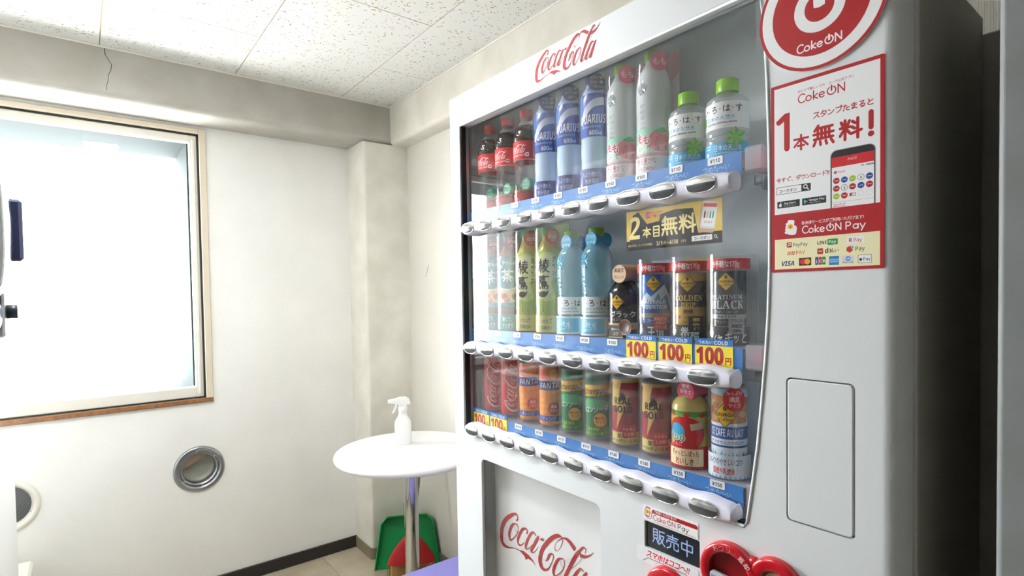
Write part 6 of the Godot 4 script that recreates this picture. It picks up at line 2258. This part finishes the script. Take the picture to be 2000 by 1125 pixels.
func apple_bottle(t: Node3D):
	revolve(t, "body", smooth_profile([Vector2(0.0, 0.002), Vector2(0.026, 0.001), Vector2(0.0305, 0.008), Vector2(0.0310, 0.03), Vector2(0.0300, 0.045), Vector2(0.0315, 0.07), Vector2(0.0315, 0.095), Vector2(0.0280, 0.108), Vector2(0.0200, 0.117), Vector2(0.0150, 0.122)]), mat(Color(0.86, 0.78, 0.46), 0.12))
	cap(t, 0.0160, 0.121, 0.141, mat(Color(0.36, 0.66, 0.26), 0.35))
	var cv := label_cv(260, Color(0.80, 0.72, 0.36))
	cv.rect(0, 0, W, 34, Color(0.30, 0.58, 0.22))
	for i in 16:
		cv.oval(i * 50, 26, 20, 16, [Color(0.78, 0.16, 0.18), Color(0.36, 0.64, 0.24)][i % 2])
	cv.oval(384, 160, 132, 122, Color(0.78, 0.13, 0.15))
	cv.oval(330, 150, 58, 62, Color(0.26, 0.66, 0.84))   # plain blue disc where the maker's figure is printed
	cv.poly([Vector2(420, 90), Vector2(500, 74), Vector2(508, 120), Vector2(428, 138)], Color(0.86, 0.76, 0.62))
	cv.tx("Qoo", 322, 216, 72, PAPER, {"font": "b", "at": 0.5, "bold": 0.12})
	cv.tx("Qoo", 322, 216, 72, Color(0.20, 0.60, 0.36), {"font": "b", "at": 0.5})
	cv.tx("りんご", 330, 252, 30, PAPER, {"at": 0.5})
	cyl(t, "label", 0.0322, 0.036, 0.096, print_mat(cv, 0.2))
	barrel(t, "collar", -0.017, 0.024, 0.1275, 0.002, 0.0175, mat(Color(0.80, 0.26, 0.38), 0.4), seal_print([["管理", 46], ["栄養士", 46], ["すめ", 26]], Color(0.84, 0.28, 0.40), Color(0.98, 0.88, 0.88)))
	var b := label_cv(136, Color(0.74, 0.15, 0.16))
	b.rect(190, 16, 400, 106, Color(0.93, 0.87, 0.70), 8)
	b.tx("ぎゅっとしぼった", 388, 60, 42, Color(0.72, 0.14, 0.14), {"at": 0.5, "lw": 0.1, "gap": -0.05})
	b.tx("おいしさ", 388, 114, 54, Color(0.72, 0.14, 0.14), {"at": 0.5, "lw": 0.11})
	cyl(t, "base_wrap", 0.0345, 0.001, 0.038, print_mat(b, 0.3), 1.8)

func latte_can(t: Node3D):
	card(t, "back_card", -0.033, 0.001, 0.034, 0.150, mat(Color(0.82, 0.87, 0.93), 0.4), 0.030)
	var cv := label_cv(520, Color(0.90, 0.93, 0.96))
	cv.rect(0, 0, W, 40, Color(0.70, 0.82, 0.92))
	cv.poly([Vector2(200, 30), Vector2(600, 60), Vector2(560, 230), Vector2(240, 240)], Color(0.72, 0.50, 0.30))
	for i in 14:
		cv.oval(230 + (i * 61) % 320, 60 + (i * 37) % 130, 30, 24, [Color(0.58, 0.34, 0.18), Color(0.88, 0.72, 0.52), Color(0.80, 0.62, 0.42)][i % 3])
	diamond(cv, 392, 176, 92)
	cv.rect(0, 258, W, 86, Color(0.16, 0.34, 0.62))
	cv.tx("ICE CAFE AU LAIT", 392, 326, 74, PAPER, {"font": "b", "at": 0.5, "sx": 0.44})
	cv.tx("まろやかなミルクのコク", 392, 378, 27, Color(0.16, 0.30, 0.56), {"at": 0.5, "gap": -0.04})
	cv.rect(0, 388, W, 14, Color(0.16, 0.34, 0.62))
	for i in 22:
		cv.poly([Vector2(120 + i * 26, 470), Vector2(132 + i * 26, 424 + (i % 3) * 10), Vector2(150 + i * 26, 470)], [Color(0.62, 0.80, 0.92), Color(0.42, 0.66, 0.86)][i % 2])
	cv.rect(0, 474, W, 46, Color(0.55, 0.74, 0.90))
	cyl(t, "can_body", 0.0275, 0.022, 0.142, print_mat(cv, 0.18))
	can_ends(t, 0.0275, 0.018, 0.146)
	revolve(t, "riser", [Vector2(0.0, 0.018), Vector2(0.025, 0.018), Vector2(0.025, 0.001), Vector2(0.0, 0.001)], mat(Color(0.85, 0.86, 0.88), 0.5), false)
	curved(t, "round_tag", 44.0, 0.1275, 0.0175, 0.0185, seal_print([["たっぷり", 38], ["満足", 50], ["サイズ", 38]], Color(0.78, 0.13, 0.15), Color(0.97, 0.90, 0.88)), 0.0340)
	var b := label_cv(140, Color(0.90, 0.93, 0.96))
	b.tx("ミルクのやさしいコク", 384, 56, 44, Color(0.14, 0.24, 0.46), {"at": 0.5, "lw": 0.1, "gap": -0.06})
	b.tx("国産牛乳使用", 384, 110, 40, Color(0.78, 0.14, 0.16), {"at": 0.5, "lw": 0.11})
	for i in 12:
		b.poly([Vector2(90 + i * 50, 140), Vector2(106 + i * 50, 118), Vector2(128 + i * 50, 140)], Color(0.55, 0.74, 0.90))
	cyl(t, "base_band", 0.0326, 0.001, 0.038, print_mat(b, 0.2), 1.8)
	sleeve(t, 0.0332, 0.148)

# ---------------------------------------------------------------- the rest of the laundry
func build_furniture():
	table()
	spray()
	bench()
	dustpan()
	broom()
	vents()
	washers()
	# tall grey cabinet beside the machine, only its edge in view
	var c := thing("tall_cabinet", "tall plain grey cabinet standing at the right of the vending machine", "cabinet", Vector3(1.0, 0, 0.2))
	var s := st()
	var plan := arc(Vector2(0.765, -0.134), 0.006, -PI / 2, -PI, 6) + PackedVector2Array([Vector2(0.759, 0.52), Vector2(1.25, 0.52), Vector2(1.25, -0.140)])
	extrude(s, plan, 2.02, Transform3D(Basis(Vector3(1, 0, 0), Vector3(0, 0, 1), Vector3(0, -1, 0)), Vector3(0, 0.03, 0)))
	put(s, "body", M.grey_cabinet, c, -c.position)
	s = st()
	box(s, Vector3(0.80, 0, -0.11), Vector3(1.22, 0.03, 0.49))
	put(s, "base", M.black, c, -c.position)

func table():
	var t := thing("round_table", "small round white table on a chrome pole in the corner", "table", Vector3(1.045, 0, -2.03))
	var prof := [Vector2(0.0, 0.672), Vector2(0.284, 0.672), Vector2(0.2845, 0.672)]
	for k in 7:
		var a := -PI / 2 + PI * k / 6
		prof.append(Vector2(0.288 + cos(a) * 0.014, 0.686 + sin(a) * 0.014))
	prof.append(Vector2(0.2845, 0.700))
	prof.append(Vector2(0.284, 0.700))
	prof.append(Vector2(0.0, 0.700))
	revolve(t, "table_top", prof, M.white_top, true, 96)
	revolve(t, "mount", [Vector2(0.08, 0.664), Vector2(0.08, 0.672)], M.steel, false)
	revolve(t, "pole", [Vector2(0.029, 0.175), Vector2(0.029, 0.672)], M.pole)
	revolve(t, "pole_ring", [Vector2(0.0284, 0.171), Vector2(0.0284, 0.175)], M.black)
	revolve(t, "pole_foot", [Vector2(0.0295, 0.02), Vector2(0.0295, 0.171)], M.pole)
	revolve(t, "base", smooth_profile([Vector2(0.20, 0.0), Vector2(0.20, 0.006), Vector2(0.18, 0.014), Vector2(0.08, 0.022), Vector2(0.034, 0.03)]), M.brushed, true, 56)

func spray():
	var t := thing("spray_bottle", "white plastic trigger spray bottle standing on the round table", "spray bottle", Vector3(1.058, 0.7, -2.115))
	t.rotation.y = -0.46
	var s := st(true)
	# body: rounded-square section that narrows to the neck
	var lay := [[0.032, 0.0, 4.0], [0.0345, 0.004, 4.0], [0.0345, 0.085, 4.0], [0.033, 0.096, 3.5], [0.026, 0.108, 2.6], [0.0185, 0.122, 2.0], [0.0165, 0.140, 2.0]]
	var n := 36
	for i in lay.size() - 1:
		for k in n:
			var q := []
			for e in [[i, k], [i + 1, k], [i + 1, k + 1], [i, k + 1]]:
				var l: Array = lay[e[0]]
				var a: float = TAU * e[1] / n
				var c := cos(a)
				var d := sin(a)
				var r: float = l[0] / pow(pow(absf(c), l[2]) + pow(absf(d), l[2]), 1.0 / l[2])
				q.append(Vector3(c * r, l[1], d * r * 0.8))
			quad(s, q[0], q[1], q[2], q[3])
	put(s, "bottle", M.white_plastic, t)
	s = st(true)
	lathe(s, [Vector2(0.0185, 0.140), Vector2(0.0185, 0.158), Vector2(0.014, 0.160)], 28)
	put(s, "collar", M.white_plastic, t)
	s = st()
	var head := PackedVector2Array([Vector2(-0.052, 0.176), Vector2(-0.050, 0.190), Vector2(-0.030, 0.193), Vector2(-0.012, 0.199), Vector2(0.012, 0.199), Vector2(0.026, 0.192), Vector2(0.033, 0.176), Vector2(0.032, 0.170), Vector2(0.016, 0.168), Vector2(0.014, 0.158), Vector2(-0.014, 0.158), Vector2(-0.018, 0.172), Vector2(-0.034, 0.174)])
	extrude(s, head, 0.024, Transform3D(Basis(), Vector3(0, 0, 0.012)), 0.003)
	put(s, "spray_head", M.white_plastic, t)
	s = st()
	var trig := PackedVector2Array([Vector2(-0.030, 0.176), Vector2(-0.020, 0.176), Vector2(-0.024, 0.160), Vector2(-0.031, 0.143), Vector2(-0.039, 0.132), Vector2(-0.044, 0.135), Vector2(-0.037, 0.148), Vector2(-0.032, 0.162)])
	extrude(s, trig, 0.014, Transform3D(Basis(), Vector3(0, 0, 0.007)), 0.002)
	put(s, "trigger", M.white_plastic, t)
	s = st(true)
	tube(s, [Vector3(-0.050, 0.183, 0), Vector3(-0.060, 0.183, 0)], 0.008, 14)
	put(s, "nozzle", M.white_plastic, t)

func bench():
	var t := thing("bench", "low padded purple bench between the table and the vending machine", "bench", Vector3(0.95, 0, -1.45))
	var o := -t.position
	boxed("seat", Vector3(0.60, 0.33, -1.665), Vector3(1.335, 0.40, -1.245), M.purple, t, 0.016, o)
	boxed("frame", Vector3(0.63, 0.27, -1.63), Vector3(1.31, 0.33, -1.28), M.steel, t, 0.004, o)
	for x in [0.66, 1.28]:
		for z in [-1.60, -1.31]:
			var s := st(true)
			tube(s, [Vector3(x, 0.0, z), Vector3(x, 0.28, z)], 0.016, 14)
			put(s, "leg", M.steel, t, o)

func dustpan():
	var t := thing("dustpan", "green plastic dustpan leaning in the corner behind the table pole", "dustpan", Vector3(1.16, 0.002, -2.44))
	# an open tray, its mouth on the floor, leaning back against the wall
	t.transform = Transform3D(Basis(Vector3.UP, deg_to_rad(-28)) * Basis(Vector3.RIGHT, deg_to_rad(-20)), Vector3(1.215, 0.004, -2.41))
	var s := st()
	extrude(s, PackedVector2Array([Vector2(-0.155, 0.0), Vector2(0.155, 0.0), Vector2(0.125, 0.205), Vector2(0.095, 0.235), Vector2(-0.095, 0.235), Vector2(-0.125, 0.205)]), 0.003, Transform3D(Basis(), Vector3(0, 0, 0.0)))
	put(s, "floor_plate", M.green_plastic, t)
	s = st(true)
	var rim := [Vector3(-0.155, 0.0, 0.004), Vector3(-0.150, 0.03, 0.022), Vector3(-0.125, 0.205, 0.05), Vector3(-0.095, 0.237, 0.055), Vector3(0.095, 0.237, 0.055), Vector3(0.125, 0.205, 0.05), Vector3(0.150, 0.03, 0.022), Vector3(0.155, 0.0, 0.004)]
	var foot := [Vector3(-0.155, 0.0, 0.0), Vector3(-0.1505, 0.03, 0.0), Vector3(-0.125, 0.205, 0.0), Vector3(-0.095, 0.235, 0.0), Vector3(0.095, 0.235, 0.0), Vector3(0.125, 0.205, 0.0), Vector3(0.1505, 0.03, 0.0), Vector3(0.155, 0.0, 0.0)]
	for i in rim.size() - 1:
		quad(s, foot[i], foot[i + 1], rim[i + 1], rim[i])
	put(s, "wall", M.green_plastic, t)
	s = st(true)
	tube(s, rim, 0.0045, 8)
	put(s, "lip", M.green_plastic, t)
	s = st()
	box(s, Vector3(-0.016, 0.235, 0.008), Vector3(0.016, 0.30, 0.030), 0.005)
	put(s, "handle", M.green_plastic, t)

func broom():
	var t := thing("hand_broom", "straw broom with a red woven cover standing before the green dustpan", "broom", Vector3(1.172, 0.0, -2.285))
	t.rotation.y = deg_to_rad(-28)
	var s := st(true)
	# cover: a flattened cone, bristles below
	var ell := func(y: float, rx: float, rz: float, n: int) -> Array:
		var p := []
		for k in n:
			p.append(Vector3(cos(TAU * k / n) * rx, y, sin(TAU * k / n) * rz))
		return p
	var rings := [ell.call(0.088, 0.112, 0.030, 40), ell.call(0.125, 0.098, 0.032, 40), ell.call(0.165, 0.072, 0.030, 40), ell.call(0.20, 0.042, 0.026, 40), ell.call(0.225, 0.018, 0.018, 40)]
	for i in rings.size() - 1:
		for k in 40:
			quad(s, rings[i][k], rings[i][(k + 1) % 40], rings[i + 1][(k + 1) % 40], rings[i + 1][k])
	put(s, "woven_cover", M.broom_red, t)
	s = st()
	var rng := RandomNumberGenerator.new()
	rng.seed = 12
	for k in 260:
		var a := rng.randf() * TAU
		var rr := sqrt(rng.randf())
		var p := Vector3(cos(a) * 0.104 * rr, 0.10, sin(a) * 0.026 * rr)
		var q := Vector3(p.x * 1.14 + rng.randf_range(-0.004, 0.004), rng.randf_range(0.0, 0.006), p.z * 1.15)
		var w := 0.0016
		tri3(s, p + Vector3(-w, 0, 0), p + Vector3(w, 0, 0), q)
		tri3(s, p + Vector3(0, 0, -w), p + Vector3(0, 0, w), q)
	box(s, Vector3(-0.096, 0.012, -0.018), Vector3(0.096, 0.092, 0.018), 0.006)
	var br := put(s, "bristles", M.bristle, t)
	br.set_meta("kind", "stuff")
	s = st(true)
	tube(s, [Vector3(0, 0.20, 0), Vector3(0.035, 0.42, -0.05), Vector3(0.06, 0.64, -0.09)], 0.0085, 12)
	put(s, "stick", M.stick, t)

func vents():
	var first := true
	for e in [[0.393, 0.567, "round steel wall vent below the right end of the window"], [-0.25, 0.555, "round white wall vent with fine grille, cut off by the left edge of the photo"]]:
		var t := thing("wall_vent", e[2], "vent", Vector3(e[0], e[1], Z_BACK), "round vents in the window wall")
		t.rotation.x = PI / 2
		var ring_m: Material = M.steel if first else M.alu
		var s := st(true)
		lathe(s, smooth_profile([Vector2(0.101, -0.001), Vector2(0.102, 0.004), Vector2(0.097, 0.010), Vector2(0.088, 0.012), Vector2(0.081, 0.008), Vector2(0.077, 0.002), Vector2(0.074, -0.006)]), 64)
		put(s, "flange", ring_m, t)
		s = st(true)
		lathe(s, [Vector2(0.0825, -0.30), Vector2(0.0825, -0.002)], 48)
		put(s, "duct", M.steel, t)
		if first:
			s = st(true)
			lathe(s, [Vector2(0.066, -0.05), Vector2(0.068, -0.006), Vector2(0.078, -0.004)], 48)
			put(s, "collar", M.steel, t)
			s = st(true)
			var prof := []
			for k in 9:
				var a := PI / 2 * k / 8
				prof.append(Vector2(sin(a) * 0.068, -0.035 - cos(a) * 0.025))
			lathe(s, prof, 40)
			put(s, "damper", mat(Color(0.56, 0.56, 0.52), 0.5, 0.3), t)
			s = st()
			var seg := PackedVector2Array()
			for k in 17:
				var a := PI * 0.98 + PI * 0.72 * k / 16
				seg.append(Vector2(cos(a), sin(a)) * 0.066)
			extrude(s, seg, 0.002, Transform3D(Basis(Vector3(1, 0, 0), Vector3(0, 0, 1), Vector3(0, -1, 0)), Vector3(0, -0.034, 0)))
			put(s, "flap", mat(Color(0.66, 0.56, 0.50), 0.6), t)
		else:
			s = st()
			for k in 44:
				var z := -0.072 + k * 0.0033
				var h := sqrt(maxf(0.0, 0.074 * 0.074 - z * z))
				box(s, Vector3(-h, -0.012, z), Vector3(h, -0.010, z + 0.0012))
			var g := put(s, "grille", M.steel, t)
			g.set_meta("kind", "stuff")
			s = st()
			extrude(s, disc(0.082, 32), 0.002, Transform3D(Basis(Vector3(1, 0, 0), Vector3(0, 0, 1), Vector3(0, -1, 0)), Vector3(0, -0.05, 0)))
			put(s, "backing", mat(Color(0.33, 0.30, 0.27), 0.8), t)
		for k in 6:
			var a := TAU * k / 6 + 0.4
			s = st(true)
			lathe(s, [Vector2(0.0028, 0.0), Vector2(0.0026, 0.0012), Vector2(0.0, 0.002)], 10)
			put(s, "screw", M.chrome, t, Vector3(cos(a) * 0.0775, 0.006, sin(a) * 0.0775))
		first = false

func washers():
	var names := ["white top loading washer nearest the window, its far corner at the left edge", "white top loading washer beside the one under the window"]
	for k in 2:
		var z1 := [-1.91, -1.26][k] as float
		var t := thing("washing_machine", names[k], "washing machine", Vector3(-0.44, 0, z1 - 0.25), "white washers along the left wall")
		var o := Vector3(0.44 - 0.44, 0, 0)
		# tub cabinet with an open top
		var s := st()
		for e in [[Vector3(0.22, 0.04, -0.25), Vector3(0.25, 0.90, 0.25)], [Vector3(-0.25, 0.04, -0.25), Vector3(-0.22, 0.90, 0.25)], [Vector3(-0.22, 0.04, -0.25), Vector3(0.22, 0.90, -0.22)], [Vector3(-0.22, 0.04, 0.22), Vector3(0.22, 0.90, 0.25)]]:
			box(s, e[0], e[1], 0.004)
		put(s, "cabinet", M.white_plastic, t, o)
		s = st()
		for e in [[Vector3(0.17, 0.895, -0.253), Vector3(0.255, 0.912, 0.253)], [Vector3(-0.253, 0.895, -0.253), Vector3(-0.20, 0.912, 0.253)], [Vector3(-0.20, 0.895, -0.253), Vector3(0.17, 0.912, -0.18)], [Vector3(-0.20, 0.895, 0.18), Vector3(0.17, 0.912, 0.253)]]:
			box(s, e[0], e[1], 0.004)
		put(s, "top_rim", M.white_plastic, t, o)
		s = st(true)
		lathe(s, [Vector2(0.0, 0.45), Vector2(0.20, 0.45), Vector2(0.205, 0.88)], 40)
		put(s, "drum", M.brushed, t, o)
		boxed("foot", Vector3(-0.2, 0, -0.2), Vector3(0.2, 0.04, 0.2), M.black, t, 0.0, o)
	# dryers stand on a steel rack against the left wall, nearer than the window
	var rack := thing("dryer_rack", "steel rack under the dryers along the left wall", "rack", Vector3(-0.53, 0, -1.12))
	for x in [-0.83, -0.74]:
		for z in [-1.76, -0.50]:
			boxed("post", Vector3(x, 0, z), Vector3(x + 0.03, 1.08, z + 0.03), M.steel, rack, 0.002, -rack.position)
	boxed("deck", Vector3(-0.85, 1.08, -1.77), Vector3(-0.17, 1.10, -0.46), M.steel, rack, 0.002, -rack.position)
	var dn := ["white dryer with round glass door, its handle just in view at the left edge", "white dryer with round glass door, nearer than its twin by the window"]
	for k in 2:
		var zc := [-1.46, -0.80][k] as float
		var t := thing("tumble_dryer", dn[k], "dryer", Vector3(-0.45, 1.10, zc), "white dryers along the left wall")
		boxed("cabinet", Vector3(-0.30, 0.0, -0.29), Vector3(0.30, 0.78, 0.29), M.white_plastic, t, 0.012)
		var turn := Basis(Vector3(0, 0, 1), -PI / 2)
		var s := st(true)
		lathe(s, smooth_profile([Vector2(0.215, 0.0), Vector2(0.215, 0.016), Vector2(0.200, 0.026), Vector2(0.165, 0.026), Vector2(0.155, 0.020)]), 56)
		var ring := put(s, "door", M.door_ring, t, Vector3(0.30, 0.385, 0.0))
		ring.transform = Transform3D(turn, Vector3(0.30, 0.385, 0.0))
		s = st(true)
		lathe(s, [Vector2(0.157, 0.020), Vector2(0.13, 0.032), Vector2(0.08, 0.040), Vector2(0.0, 0.043)], 48)
		put(s, "door_glass", M.dark_glass, ring)
		boxed("handle", Vector3(0.322, 0.318, -0.165), Vector3(0.353, 0.452, -0.135), mat(Color(0.22, 0.24, 0.36), 0.4), t, 0.006)
		boxed("coin_box", Vector3(0.30, 0.16, -0.09), Vector3(0.330, 0.25, 0.0), M.steel, t, 0.004)
		s = st(true)
		tube(s, [Vector3(0.330, 0.21, -0.045), Vector3(0.346, 0.21, -0.045)], 0.014, 14)
		put(s, "knob", mat(Color(0.12, 0.16, 0.22), 0.4), t)
	# low cream box by the wall
	var b := thing("waste_bin", "low cream bin against the wall under the left wall vent", "bin", Vector3(-0.28, 0, -2.64))
	boxed("body", Vector3(-0.10, 0.0, -0.10), Vector3(0.10, 0.33, 0.10), mat(Color(0.94, 0.92, 0.86), 0.5), b, 0.012)
	boxed("lid", Vector3(-0.106, 0.33, -0.106), Vector3(0.106, 0.352, 0.106), mat(Color(0.95, 0.93, 0.88), 0.5), b, 0.008)

func added_ceiling_lamp():  # unseen fitting, added where window light alone leaves the walls dim
	var t := thing("added_ceiling_lamp", "unseen white ceiling lamp added to brighten the back wall and column", "lamp", Vector3(0.11, CEIL, -1.53))
	boxed("housing", Vector3(-0.09, -0.05, -0.33), Vector3(0.09, 0.0, 0.33), M.white_plastic, t, 0.006)
	boxed("lamp_diffuser", Vector3(-0.082, -0.078, -0.315), Vector3(0.082, -0.05, 0.315), M.tube_glow, t, 0.008)
